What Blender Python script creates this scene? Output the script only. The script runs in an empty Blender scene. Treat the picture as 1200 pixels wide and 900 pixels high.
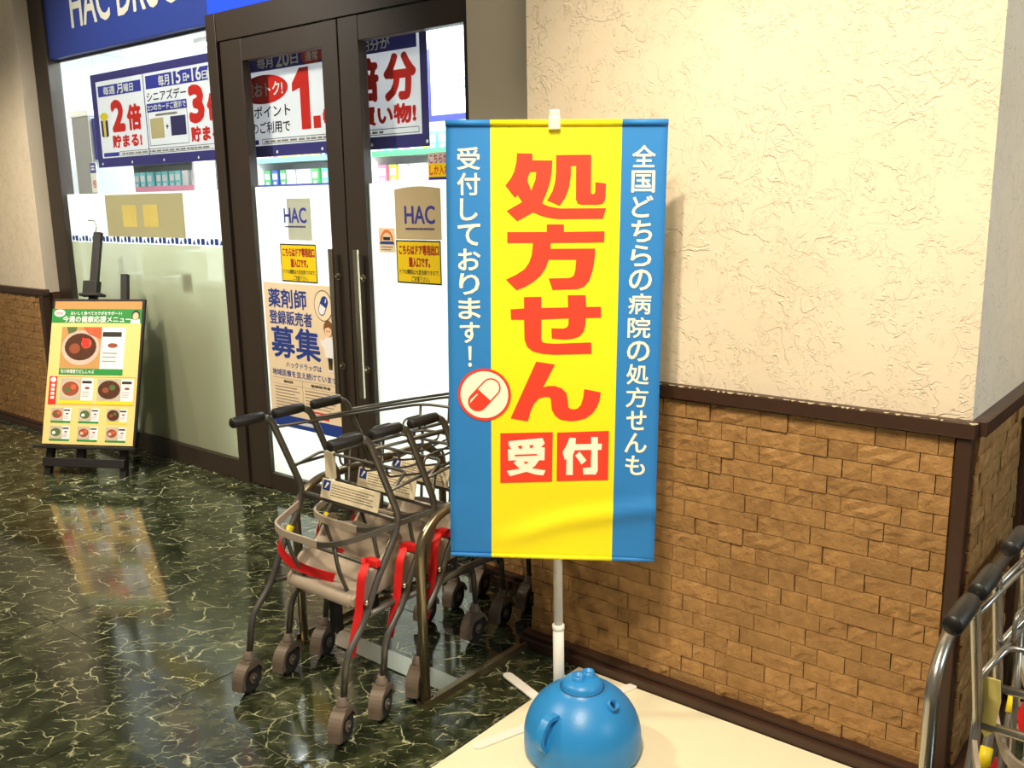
import bpy, bmesh, math, random
from mathutils import Vector, Matrix
from mathutils.geometry import tessellate_polygon
R = math.radians
random.seed(7)
SC = bpy.context.scene
COL = SC.collection

# ------------------------------------------------------------------ camera
cam_d = bpy.data.cameras.new('camera')
cam_d.sensor_fit = 'HORIZONTAL'; cam_d.sensor_width = 36.0
cam_d.lens = 1084.2 / 1200 * 36.0
cam_d.clip_start = 0.05; cam_d.clip_end = 100
cam = bpy.data.objects.new('camera', cam_d); COL.objects.link(cam)
th, psi, ro = R(11.42), R(39.34), R(-0.978)
fw = Vector((-math.sin(psi)*math.cos(th), math.cos(psi)*math.cos(th), -math.sin(th)))
rt0 = Vector((math.cos(psi), math.sin(psi), 0)); up0 = rt0.cross(fw)
rt = rt0*math.cos(ro) + up0*math.sin(ro); up = up0*math.cos(ro) - rt0*math.sin(ro)
cam.matrix_world = Matrix(((rt.x, up.x, -fw.x, 0), (rt.y, up.y, -fw.y, 0), (rt.z, up.z, -fw.z, 1.55), (0, 0, 0, 1)))
SC.camera = cam

# ------------------------------------------------------------------ exposure, world, lights
SC.view_settings.view_transform = 'Standard'; SC.view_settings.look = 'None'
SC.view_settings.gamma = 1.0; SC.view_settings.use_curve_mapping = False
SC.view_settings.exposure = 0.0
W = bpy.data.worlds.new('mall_ambience'); SC.world = W; W.use_nodes = True
bgn = W.node_tree.nodes['Background']
bgn.inputs[0].default_value = (1.0, 0.90, 0.72, 1); bgn.inputs[1].default_value = 0.20

def aim(o, loc, to):
    o.location = loc
    o.rotation_euler = (Vector(to) - Vector(loc)).to_track_quat('-Z', 'Y').to_euler()
def lamp(name, kind, loc, to, power, color, size=0.3, spot=None, blend=0.5):
    d = bpy.data.lights.new(name, kind); d.energy = power; d.color = color
    if kind == 'AREA': d.shape = 'SQUARE'; d.size = size
    if kind == 'SPOT': d.spot_size = R(spot); d.spot_blend = blend; d.shadow_soft_size = size
    o = bpy.data.objects.new(name, d); COL.objects.link(o); aim(o, loc, to); return o
WARM = (1.0, 0.85, 0.63)
# mall ceiling spotlights and downlights, with fills added for menu and shopfront
lamp('ceiling_spot', 'SPOT', (-0.825, 0.66, 3.3), (-0.95, 2.4, 1.15), 232, WARM, 0.05, 66, 0.8)
lamp('ceiling_downlight_wall', 'AREA', (-0.75, 1.15, 3.3), (-0.9, 2.0, 0.0), 27, WARM, 0.5)
lamp('ceiling_downlight_near', 'SPOT', (-0.4, 0.1, 3.3), (-0.9, 1.6, 0), 190, WARM, 0.12, 84, 0.7)
lamp('ceiling_downlight_mid', 'SPOT', (-3.6, 0.4, 3.3), (-3.6, 1.5, 0), 320, WARM, 0.12, 96, 0.7)
lamp('ceiling_downlight_far', 'SPOT', (-6.4, 0.6, 3.3), (-6.4, 2.4, 0.7), 210, WARM, 0.12, 72, 0.8)
lamp('menu_fill', 'SPOT', (-4.6, 0.5, 3.3), (-5.2, 2.4, 0.6), 90, WARM, 0.08, 40, 0.8)  # unseen fill spot, added to brighten the menu board
lamp('shopfront_fill', 'SPOT', (-4.5, 0.9, 3.3), (-4.7, 3.0, 1.75), 330, (1.0, 0.92, 0.80), 0.12, 84, 0.6)  # unseen spot added to lift the hanging banner and door posters
lamp('corridor_light', 'AREA', (2.6, 2.3, 2.6), (-0.5, 2.7, 1.3), 52, (0.74, 0.89, 1.0), 0.8)
# shop ceiling lights
for k, (x, y) in enumerate([(-5.3, 4.2), (-3.4, 4.2), (-5.3, 6.2), (-3.4, 6.2), (-7.2, 6.2)]):
    lamp('shop_ceiling_lamp', 'AREA', (x, y, 2.93), (x, y, 0), 125, (0.93, 0.96, 1.0), 1.2)

# ------------------------------------------------------------------ materials
def lin(c):
    c = c/255.0
    return c/12.92 if c <= 0.04045 else ((c+0.055)/1.055)**2.4
def rgb(r, g, b): return (lin(r), lin(g), lin(b), 1.0)
MATS = {}
def mat(name, col, rough=0.5, metal=0.0, spec=0.5, var=0.0, vscale=20, bump=0.0, bscale=60, emit=0.0, coat=0.0):
    """principled material with a little procedural colour variation and relief"""
    if name in MATS: return MATS[name]
    m = bpy.data.materials.new(name); m.use_nodes = True
    nt = m.node_tree; b = nt.nodes['Principled BSDF']
    c = rgb(*col); b.inputs['Base Color'].default_value = c
    b.inputs['Roughness'].default_value = rough; b.inputs['Metallic'].default_value = metal
    b.inputs['Specular IOR Level'].default_value = spec
    if coat: b.inputs['Coat Weight'].default_value = coat; b.inputs['Coat Roughness'].default_value = 0.08
    if emit: b.inputs['Emission Color'].default_value = c; b.inputs['Emission Strength'].default_value = emit
    tc = nt.nodes.new('ShaderNodeTexCoord')
    if var:
        n = nt.nodes.new('ShaderNodeTexNoise'); n.inputs['Scale'].default_value = vscale; n.inputs['Detail'].default_value = 4
        nt.links.new(tc.outputs['Object'], n.inputs['Vector'])
        mx = nt.nodes.new('ShaderNodeMix'); mx.data_type = 'RGBA'
        mx.inputs['A'].default_value = tuple(v*(1-var) for v in c[:3]) + (1,)
        mx.inputs['B'].default_value = tuple(min(1, v*(1+var)) for v in c[:3]) + (1,)
        nt.links.new(n.outputs['Fac'], mx.inputs['Factor']); nt.links.new(mx.outputs['Result'], b.inputs['Base Color'])
    if bump:
        n2 = nt.nodes.new('ShaderNodeTexNoise'); n2.inputs['Scale'].default_value = bscale; n2.inputs['Detail'].default_value = 5
        nt.links.new(tc.outputs['Object'], n2.inputs['Vector'])
        bp = nt.nodes.new('ShaderNodeBump'); bp.inputs['Strength'].default_value = bump; bp.inputs['Distance'].default_value = 0.004
        nt.links.new(n2.outputs['Fac'], bp.inputs['Height']); nt.links.new(bp.outputs['Normal'], b.inputs['Normal'])
    MATS[name] = m; return m

def ramp(nt, stops):
    r = nt.nodes.new('ShaderNodeValToRGB'); e = r.color_ramp.elements
    while len(e) < len(stops): e.new(0.5)
    for k, (p, c) in enumerate(stops):
        e[k].position = p; e[k].color = c if len(c) == 4 else tuple(c) + (1,)
    return r

def stucco_mat():
    m = bpy.data.materials.new('trowelled_stucco'); m.use_nodes = True; nt = m.node_tree; b = nt.nodes['Principled BSDF']
    L = nt.links.new
    tc = nt.nodes.new('ShaderNodeTexCoord')
    b.inputs['Roughness'].default_value = 0.85; b.inputs['Specular IOR Level'].default_value = 0.2
    big = nt.nodes.new('ShaderNodeTexNoise'); big.inputs['Scale'].default_value = 2.2; big.inputs['Detail'].default_value = 3
    L(tc.outputs['Object'], big.inputs['Vector'])
    cr = ramp(nt, [(0.3, rgb(228, 213, 188)), (0.7, rgb(238, 224, 200))]); L(big.outputs['Fac'], cr.inputs['Fac'])
    L(cr.outputs['Color'], b.inputs['Base Color'])
    def ridge(scale, dist, w, seed):
        mp = nt.nodes.new('ShaderNodeMapping'); mp.inputs['Location'].default_value = (seed, seed*2.3, seed*0.7)
        L(tc.outputs['Object'], mp.inputs['Vector'])
        n = nt.nodes.new('ShaderNodeTexNoise'); n.inputs['Scale'].default_value = scale; n.inputs['Detail'].default_value = 2.5
        n.inputs['Distortion'].default_value = dist; L(mp.outputs['Vector'], n.inputs['Vector'])
        r = ramp(nt, [(0.5-w, (0, 0, 0)), (0.5, (1, 1, 1)), (0.5+w*0.25, (0, 0, 0))]); L(n.outputs['Fac'], r.inputs['Fac'])
        k = nt.nodes.new('ShaderNodeTexNoise'); k.inputs['Scale'].default_value = scale*0.75; k.inputs['Detail'].default_value = 3
        mp2 = nt.nodes.new('ShaderNodeMapping'); mp2.inputs['Location'].default_value = (seed+9, 3, seed)
        L(tc.outputs['Object'], mp2.inputs['Vector']); L(mp2.outputs['Vector'], k.inputs['Vector'])
        r2 = ramp(nt, [(0.47, (0, 0, 0)), (0.58, (1, 1, 1))]); L(k.outputs['Fac'], r2.inputs['Fac'])
        mu = nt.nodes.new('ShaderNodeMath'); mu.operation = 'MULTIPLY'; L(r.outputs['Color'], mu.inputs[0]); L(r2.outputs['Color'], mu.inputs[1])
        return mu
    a = ridge(12, 1.6, 0.028, 1.7); c = ridge(27, 2.0, 0.045, 5.1)
    fine = nt.nodes.new('ShaderNodeTexNoise'); fine.inputs['Scale'].default_value = 90; fine.inputs['Detail'].default_value = 4
    L(tc.outputs['Object'], fine.inputs['Vector'])
    s1 = nt.nodes.new('ShaderNodeMath'); s1.operation = 'MULTIPLY_ADD'; L(c.outputs[0], s1.inputs[0]); s1.inputs[1].default_value = 0.8; L(a.outputs[0], s1.inputs[2])
    s2 = nt.nodes.new('ShaderNodeMath'); s2.operation = 'MULTIPLY_ADD'; L(fine.outputs['Fac'], s2.inputs[0]); s2.inputs[1].default_value = 0.14; L(s1.outputs[0], s2.inputs[2])
    bp = nt.nodes.new('ShaderNodeBump'); bp.inputs['Strength'].default_value = 0.50; bp.inputs['Distance'].default_value = 0.006
    L(s2.outputs[0], bp.inputs['Height']); L(bp.outputs['Normal'], b.inputs['Normal'])
    return m

def brick_mat():
    m = bpy.data.materials.new('split_face_brick'); m.use_nodes = True; nt = m.node_tree; b = nt.nodes['Principled BSDF']
    L = nt.links.new
    b.inputs['Roughness'].default_value = 0.55; b.inputs['Specular IOR Level'].default_value = 0.35
    oi = nt.nodes.new('ShaderNodeObjectInfo'); tc = nt.nodes.new('ShaderNodeTexCoord')
    ad = nt.nodes.new('ShaderNodeVectorMath'); ad.operation = 'ADD'; L(tc.outputs['Object'], ad.inputs[0]); L(oi.outputs['Location'], ad.inputs[1])
    n = nt.nodes.new('ShaderNodeTexNoise'); n.inputs['Scale'].default_value = 26; n.inputs['Detail'].default_value = 6; L(ad.outputs[0], n.inputs['Vector'])
    cr = ramp(nt, [(0.25, rgb(146, 109, 64)), (0.75, rgb(177, 136, 85))]); L(n.outputs['Fac'], cr.inputs['Fac'])
    hs = nt.nodes.new('ShaderNodeHueSaturation'); L(cr.outputs['Color'], hs.inputs['Color'])
    mr = nt.nodes.new('ShaderNodeMapRange'); mr.inputs['To Min'].default_value = 0.9; mr.inputs['To Max'].default_value = 1.1
    L(oi.outputs['Random'], mr.inputs['Value']); L(mr.outputs['Result'], hs.inputs['Value']); L(hs.outputs['Color'], b.inputs['Base Color'])
    n2 = nt.nodes.new('ShaderNodeTexNoise'); n2.inputs['Scale'].default_value = 55; n2.inputs['Detail'].default_value = 6; n2.inputs['Distortion'].default_value = 0.6
    L(ad.outputs[0], n2.inputs['Vector'])
    bp = nt.nodes.new('ShaderNodeBump'); bp.inputs['Strength'].default_value = 0.75; bp.inputs['Distance'].default_value = 0.007
    L(n2.outputs['Fac'], bp.inputs['Height']); L(bp.outputs['Normal'], b.inputs['Normal'])
    return m

def marble_mat():
    m = bpy.data.materials.new('green_marble'); m.use_nodes = True; nt = m.node_tree; b = nt.nodes['Principled BSDF']
    L = nt.links.new
    b.inputs['Roughness'].default_value = 0.09; b.inputs['Specular IOR Level'].default_value = 0.5; b.inputs['IOR'].default_value = 1.62
    oi = nt.nodes.new('ShaderNodeObjectInfo'); tc = nt.nodes.new('ShaderNodeTexCoord')
    sc = nt.nodes.new('ShaderNodeVectorMath'); sc.operation = 'SCALE'; sc.inputs['Scale'].default_value = 37.0
    cmb = nt.nodes.new('ShaderNodeCombineXYZ')
    for k in range(3): L(oi.outputs['Random'], cmb.inputs[k])
    L(cmb.outputs[0], sc.inputs[0])
    ad = nt.nodes.new('ShaderNodeVectorMath'); ad.operation = 'ADD'; L(tc.outputs['Object'], ad.inputs[0]); L(sc.outputs[0], ad.inputs[1])
    base = nt.nodes.new('ShaderNodeTexNoise'); base.inputs['Scale'].default_value = 7; base.inputs['Detail'].default_value = 7; base.inputs['Roughness'].default_value = 0.65
    base.inputs['Distortion'].default_value = 0.8; L(ad.outputs[0], base.inputs['Vector'])
    cr = ramp(nt, [(0.30, rgb(20, 25, 15)), (0.50, rgb(46, 53, 34)), (0.74, rgb(96, 100, 70))]); L(base.outputs['Fac'], cr.inputs['Fac'])
    def veins(scale, w, warp, lo, hi, stretch, rot):
        wn = nt.nodes.new('ShaderNodeTexNoise'); wn.inputs['Scale'].default_value = scale*1.1; wn.inputs['Detail'].default_value = 4; L(ad.outputs[0], wn.inputs['Vector'])
        ws = nt.nodes.new('ShaderNodeVectorMath'); ws.operation = 'MULTIPLY_ADD'
        L(wn.outputs['Color'], ws.inputs[0]); ws.inputs[1].default_value = (warp, warp, warp); L(ad.outputs[0], ws.inputs[2])
        mr = nt.nodes.new('ShaderNodeMapping'); mr.inputs['Rotation'].default_value = (0, 0, rot); L(ws.outputs[0], mr.inputs['Vector'])
        mp = nt.nodes.new('ShaderNodeMapping'); mp.inputs['Scale'].default_value = stretch; L(mr.outputs[0], mp.inputs['Vector'])
        v = nt.nodes.new('ShaderNodeTexVoronoi'); v.feature = 'DISTANCE_TO_EDGE'; v.inputs['Scale'].default_value = scale; L(mp.outputs[0], v.inputs['Vector'])
        r = ramp(nt, [(0.0, (1, 1, 1)), (w, (0, 0, 0))]); L(v.outputs['Distance'], r.inputs['Fac'])
        k = nt.nodes.new('ShaderNodeTexNoise'); k.inputs['Scale'].default_value = scale*1.4; k.inputs['Detail'].default_value = 3
        mp2 = nt.nodes.new('ShaderNodeMapping'); mp2.inputs['Location'].default_value = (scale, 2*scale, 4); L(ad.outputs[0], mp2.inputs['Vector']); L(mp2.outputs[0], k.inputs['Vector'])
        r2 = ramp(nt, [(lo, (0, 0, 0)), (hi, (1, 1, 1))]); L(k.outputs['Fac'], r2.inputs['Fac'])
        mu = nt.nodes.new('ShaderNodeMath'); mu.operation = 'MULTIPLY'; L(r.outputs['Color'], mu.inputs[0]); L(r2.outputs['Color'], mu.inputs[1]); return mu
    rr = R(-39)
    a = veins(7.5, 0.020, 0.10, 0.46, 0.56, (0.8, 1.2, 1), rr); c = veins(17, 0.026, 0.05, 0.46, 0.62, (0.6, 1.5, 1), rr)
    mx = nt.nodes.new('ShaderNodeMath'); mx.operation = 'MAXIMUM'; L(a.outputs[0], mx.inputs[0])
    c2 = nt.nodes.new('ShaderNodeMath'); c2.operation = 'MULTIPLY'; L(c.outputs[0], c2.inputs[0]); c2.inputs[1].default_value = 0.75; L(c2.outputs[0], mx.inputs[1])
    mix = nt.nodes.new('ShaderNodeMix'); mix.data_type = 'RGBA'; L(mx.outputs[0], mix.inputs['Factor']); L(cr.outputs['Color'], mix.inputs['A']); mix.inputs['B'].default_value = rgb(206, 206, 164)
    L(mix.outputs['Result'], b.inputs['Base Color'])
    return m

def film_mat(name, col, trans=0.6, clear=0.0):
    """frosted window film: lets light through, scattered"""
    m = bpy.data.materials.new(name); m.use_nodes = True; nt = m.node_tree; L = nt.links.new
    nt.nodes.remove(nt.nodes['Principled BSDF']); out = nt.nodes['Material Output']
    t = nt.nodes.new('ShaderNodeBsdfTranslucent'); d = nt.nodes.new('ShaderNodeBsdfDiffuse'); g = nt.nodes.new('ShaderNodeBsdfGlossy')
    tc = nt.nodes.new('ShaderNodeTexCoord'); n = nt.nodes.new('ShaderNodeTexNoise'); n.inputs['Scale'].default_value = 3; L(tc.outputs['Object'], n.inputs['Vector'])
    c = rgb(*col); cr = ramp(nt, [(0.3, tuple(v*0.96 for v in c[:3])), (0.7, c)]); L(n.outputs['Fac'], cr.inputs['Fac'])
    L(cr.outputs['Color'], t.inputs['Color']); L(cr.outputs['Color'], d.inputs['Color']); g.inputs['Roughness'].default_value = 0.15
    mx = nt.nodes.new('ShaderNodeMixShader'); mx.inputs[0].default_value = trans; L(d.outputs[0], mx.inputs[1]); L(t.outputs[0], mx.inputs[2])
    m2 = nt.nodes.new('ShaderNodeMixShader'); m2.inputs[0].default_value = 0.05; L(mx.outputs[0], m2.inputs[1]); L(g.outputs[0], m2.inputs[2])
    if clear:
        tp = nt.nodes.new('ShaderNodeBsdfTransparent'); m3 = nt.nodes.new('ShaderNodeMixShader'); m3.inputs[0].default_value = clear
        L(m2.outputs[0], m3.inputs[1]); L(tp.outputs[0], m3.inputs[2]); L(m3.outputs[0], out.inputs['Surface'])
    else: L(m2.outputs[0], out.inputs['Surface'])
    return m

def glass_mat():
    m = bpy.data.materials.new('clear_glass'); m.use_nodes = True; nt = m.node_tree; L = nt.links.new
    nt.nodes.remove(nt.nodes['Principled BSDF']); out = nt.nodes['Material Output']
    t = nt.nodes.new('ShaderNodeBsdfTransparent'); g = nt.nodes.new('ShaderNodeBsdfGlossy'); g.inputs['Roughness'].default_value = 0.02
    t.inputs['Color'].default_value = (0.93, 0.96, 0.94, 1)
    lw = nt.nodes.new('ShaderNodeLayerWeight'); lw.inputs['Blend'].default_value = 0.5
    p = nt.nodes.new('ShaderNodeMath'); p.operation = 'POWER'; L(lw.outputs['Facing'], p.inputs[0]); p.inputs[1].default_value = 5.0
    f = nt.nodes.new('ShaderNodeMath'); f.operation = 'MULTIPLY_ADD'; L(p.outputs[0], f.inputs[0]); f.inputs[1].default_value = 0.5; f.inputs[2].default_value = 0.02
    mx = nt.nodes.new('ShaderNodeMixShader'); L(f.outputs[0], mx.inputs[0]); L(t.outputs[0], mx.inputs[1]); L(g.outputs[0], mx.inputs[2])
    L(mx.outputs[0], out.inputs['Surface']); return m

STUCCO, BRICK, MARBLE, GLASS = stucco_mat(), brick_mat(), marble_mat(), glass_mat()
FILM = film_mat('frosted_film', (246, 250, 246), 0.52)
BROWN = mat('dark_brown_trim', (62, 40, 28), 0.4, var=0.15, vscale=30, bump=0.1, bscale=80)
FRAME = mat('bronze_door_frame', (50, 40, 31), 0.42, var=0.06, vscale=8)
GROUT = mat('brick_mortar', (84, 58, 34), 0.9, var=0.1)
GROOVE = mat('floor_joint', (120, 118, 92), 0.7, var=0.1)
BLUE_SIGN = mat('sign_blue', (42, 62, 140), 0.4, var=0.03)
CREAM_LET = mat('sign_cream', (206, 206, 190), 0.5, var=0.03)
STEEL_D = mat('dark_steel', (112, 109, 102), 0.38, 0.75, var=0.12, vscale=14, bump=0.05)
STEEL_W = mat('dark_wire', (104, 101, 94), 0.4, 0.7, var=0.1)
STEEL_B = mat('bronze_tube', (150, 138, 112), 0.28, 0.9, var=0.08, vscale=10)
STEEL_S = mat('silver_tube', (176, 174, 166), 0.25, 0.9, var=0.06, vscale=12)
STEEL_SW = mat('silver_wire', (170, 168, 160), 0.3, 0.85, var=0.06)
CHROME = mat('satin_chrome', (205, 196, 178), 0.16, 1.0, var=0.05)
GRIP = mat('black_rubber', (26, 24, 22), 0.45, var=0.15, bump=0.1, bscale=150)
CASTER = mat('taupe_caster', (112, 98, 84), 0.5, var=0.12, bump=0.08)
TYRE = mat('grey_tyre', (52, 48, 44), 0.6, var=0.15, bump=0.1)
SEAT = mat('taupe_plastic', (172, 158, 140), 0.42, var=0.05, bump=0.05)
RED_BELT = mat('red_webbing', (215, 22, 22), 0.6, var=0.08, bump=0.2, bscale=300)
PLATE = mat('notice_plate', (228, 216, 184), 0.4, var=0.04)
WHITE = mat('white_plastic', (240, 236, 224), 0.4, var=0.02)
BLACK = mat('black_wood', (22, 19, 17), 0.5, var=0.15, bump=0.08)
B_BLUE = mat('banner_blue', (40, 128, 200), 0.62, var=0.05, vscale=5, bump=0.12, bscale=400)
B_YEL = mat('banner_yellow', (255, 234, 14), 0.62, var=0.03, vscale=5, bump=0.12, bscale=400)
B_RED = mat('banner_red', (240, 62, 36), 0.62, var=0.02)
B_CRM = mat('banner_white', (255, 246, 218), 0.62, var=0.02)
TANK = mat('tank_blue', (40, 136, 206), 0.36, var=0.04, bump=0.08, bscale=160)
TANK_D = mat('tank_hole', (12, 50, 90), 0.5, var=0.05)
MAT_W = mat('cream_mat', (240, 230, 198), 0.45, var=0.03, bump=0.04)
PAPER = mat('poster_cream', (240, 218, 184), 0.5, var=0.02)
INK = mat('navy_ink', (32, 60, 138), 0.5, var=0.03)
INK_K = mat('black_ink', (48, 40, 36), 0.5, var=0.03)
INK_G = mat('grey_ink', (130, 118, 102), 0.5, var=0.03)
INK_R = mat('red_ink', (214, 48, 36), 0.5, var=0.03)
INK_DR = mat('dark_red_ink', (160, 40, 24), 0.5, var=0.03)
YEL = mat('notice_yellow', (240, 214, 30), 0.45, var=0.03)
P_WHITE = mat('print_white', (236, 234, 236), 0.5, var=0.02)
P_BLUE = mat('print_blue', (52, 56, 150), 0.5, var=0.04)
P_NAVY = mat('print_navy', (50, 46, 98), 0.5, var=0.08)
P_GOLD = mat('print_gold', (206, 186, 140), 0.5, var=0.1)
GREEN = mat('print_green', (38, 142, 60), 0.5, var=0.04)
BOARD = mat('menu_paper', (246, 208, 132), 0.5, var=0.02)
TAN = mat('tan_backing', (196, 146, 84), 0.6, var=0.06)
ORANGE = mat('print_orange', (228, 120, 40), 0.5, var=0.05)
SKIN = mat('print_skin', (240, 200, 160), 0.5, var=0.02)
HAIR = mat('print_hair', (128, 84, 46), 0.5, var=0.04)
BROTH = mat('food_brown', (84, 48, 30), 0.4, var=0.4, vscale=60)
MEAT = mat('food_meat', (150, 80, 54), 0.4, var=0.4, vscale=90)
VEG = mat('food_green', (86, 110, 60), 0.4, var=0.4, vscale=90)
CARROT = mat('food_orange', (232, 96, 60), 0.4, var=0.3, vscale=60)
POT = mat('food_bowl', (206, 186, 170), 0.4, var=0.08)
SHOP_W = mat('shop_white', (240, 242, 244), 0.6, var=0.02)
SHOP_F = mat('shop_floor_vinyl', (222, 222, 216), 0.35, var=0.04)
OLIVE = mat('olive_card', (128, 124, 84), 0.6, var=0.12, vscale=4)
COUNTER = mat('counter_olive', (150, 152, 116), 0.6, var=0.05)

# ------------------------------------------------------------------ mesh helpers
class MB:
    def __init__(self): self.bm = bmesh.new()
    def box(self, x0, x1, y0, y1, z0, z1, bev=0.0, mi=0):
        bm = self.bm
        vs = [bm.verts.new((x, y, z)) for x in (x0, x1) for y in (y0, y1) for z in (z0, z1)]
        q = [(0, 1, 3, 2), (4, 6, 7, 5), (0, 4, 5, 1), (2, 3, 7, 6), (0, 2, 6, 4), (1, 5, 7, 3)]
        fs = [bm.faces.new([vs[i] for i in f]) for f in q]
        for f in fs: f.material_index = mi
        if bev:
            es = list({e for f in fs for e in f.edges})
            bmesh.ops.bevel(bm, geom=es, offset=bev, segments=2, affect='EDGES', profile=0.5)
        return self
    def tube(self, path, r, seg=8, closed=False, flat=1.0, cap=True, r2=None):
        """round (or flattened) tube along a polyline"""
        bm = self.bm; P = [Vector(p) for p in path]; n = len(P)
        tans = []
        for i in range(n):
            if closed: t = (P[(i+1) % n] - P[i-1])
            elif i == 0: t = P[1]-P[0]
            elif i == n-1: t = P[-1]-P[-2]
            else: t = (P[i+1]-P[i]).normalized() + (P[i]-P[i-1]).normalized()
            tans.append(t.normalized())
        ref = Vector((1, 0, 0)) if abs(tans[0].x) < 0.8 else Vector((0, 0, 1))
        u = (ref - tans[0]*ref.dot(tans[0])).normalized()
        rings = []
        for i in range(n):
            t = tans[i]; u = (u - t*u.dot(t)).normalized(); v = t.cross(u)
            rr = r if r2 is None else r + (r2-r)*i/(n-1)
            rings.append([bm.verts.new(P[i] + u*math.cos(2*math.pi*k/seg)*rr*flat + v*math.sin(2*math.pi*k/seg)*rr) for k in range(seg)])
        m = n if closed else n-1
        for i in range(m):
            a, b = rings[i], rings[(i+1) % n]
            for k in range(seg): bm.faces.new((a[k], a[(k+1) % seg], b[(k+1) % seg], b[k])).smooth = True
        if cap and not closed:
            bm.faces.new(rings[0][::-1]); bm.faces.new(rings[-1])
        return self
    def lathe(self, prof, c=(0, 0, 0), seg=32, axis='z', smooth=True):
        bm = self.bm; C = Vector(c); rings = []
        def pt(r, h, a):
            if axis == 'z': return C + Vector((r*math.cos(a), r*math.sin(a), h))
            if axis == 'x': return C + Vector((h, r*math.cos(a), r*math.sin(a)))
            return C + Vector((r*math.cos(a), h, r*math.sin(a)))
        for r, h in prof:
            if r < 1e-6: rings.append([bm.verts.new(pt(0, h, 0))])
            else: rings.append([bm.verts.new(pt(r, h, 2*math.pi*k/seg)) for k in range(seg)])
        for a, b in zip(rings, rings[1:]):
            for k in range(seg):
                k2 = (k+1) % seg
                if len(a) == 1 and len(b) == 1: continue
                if len(a) == 1: f = bm.faces.new((a[0], b[k2], b[k]))
                elif len(b) == 1: f = bm.faces.new((a[k], a[k2], b[0]))
                else: f = bm.faces.new((a[k], a[k2], b[k2], b[k]))
                f.smooth = smooth
        return self
    def prism(self, poly, y0, y1, plane='xz', mi=0):
        """polygon in xz (or yz) extruded along y (or x)"""
        bm = self.bm
        def pt(p, d): return (p[0], d, p[1]) if plane == 'xz' else ((d, p[0], p[1]) if plane == 'yz' else (p[0], p[1], d))
        a = [bm.verts.new(pt(p, y0)) for p in poly]; b = [bm.verts.new(pt(p, y1)) for p in poly]
        n = len(poly); fs = [bm.faces.new(a), bm.faces.new(b[::-1])]
        for k in range(n): fs.append(bm.faces.new((a[k], b[k], b[(k+1) % n], a[(k+1) % n])))
        for f in fs: f.material_index = mi
        return self
    def ribbon(self, path, width, thick=0.002, side=(1, 0, 0)):
        """flat strap along a path, width along 'side'"""
        bm = self.bm; P = [Vector(p) for p in path]; s = Vector(side).normalized()*width/2; rows = []
        for i, p in enumerate(P):
            t = (P[min(i+1, len(P)-1)] - P[max(i-1, 0)]).normalized(); nn = t.cross(s).normalized()*thick/2
            rows.append([bm.verts.new(p+q) for q in (s+nn, -s+nn, -s-nn, s-nn)])
        for a, b in zip(rows, rows[1:]):
            for k in range(4): bm.faces.new((a[k], a[(k+1) % 4], b[(k+1) % 4], b[k]))
        bm.faces.new(rows[0][::-1]); bm.faces.new(rows[-1]); return self
    def mesh(self, name, mats):
        bmesh.ops.recalc_face_normals(self.bm, faces=self.bm.faces[:])
        me = bpy.data.meshes.new(name); self.bm.to_mesh(me); self.bm.free()
        for m in (mats if isinstance(mats, (list, tuple)) else [mats]): me.materials.append(m)
        return me
    def build(self, name, mats, parent=None):
        return link(name, self.mesh(name, mats), parent)
def link(name, data, parent=None):
    o = bpy.data.objects.new(name, data); COL.objects.link(o)
    if parent is not None: o.parent = parent
    return o
def tag(o, label, cat, group=None, kind=None):
    o['label'] = label; o['category'] = cat
    if group: o['group'] = group
    if kind: o['kind'] = kind
    return o
def thing(name, label, cat, loc=(0, 0, 0), rz=0.0, group=None, kind=None):
    o = link(name, None); o.location = loc; o.rotation_euler = (0, 0, rz); o.empty_display_size = 0.1
    return tag(o, label, cat, group, kind)
def copy_tree(o, parent=None):
    c = o.copy(); COL.objects.link(c); c.parent = parent
    for ch in list(o.children): copy_tree(ch, c)
    return c
def fillet(pts, rad, n=4):
    """round the corners of a polyline"""
    P = [Vector(p) for p in pts]; out = [P[0]]
    for i in range(1, len(P)-1):
        a, b, c = P[i-1], P[i], P[i+1]; d1, d2 = (a-b), (c-b)
        r = min(rad, d1.length*0.45, d2.length*0.45); s, e = b + d1.normalized()*r, b + d2.normalized()*r
        for k in range(n+1):
            t = k/n; out.append(s*(1-t)**2 + b*2*t*(1-t) + e*t*t)
    out.append(P[-1]); return out
def ell(cx, cz, rx, rz, n=24, a0=0.0, a1=360.0):
    return [(cx + rx*math.cos(R(a0+(a1-a0)*k/n)), cz + rz*math.sin(R(a0+(a1-a0)*k/n))) for k in range(n if a1-a0 >= 360 else n+1)]

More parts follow.
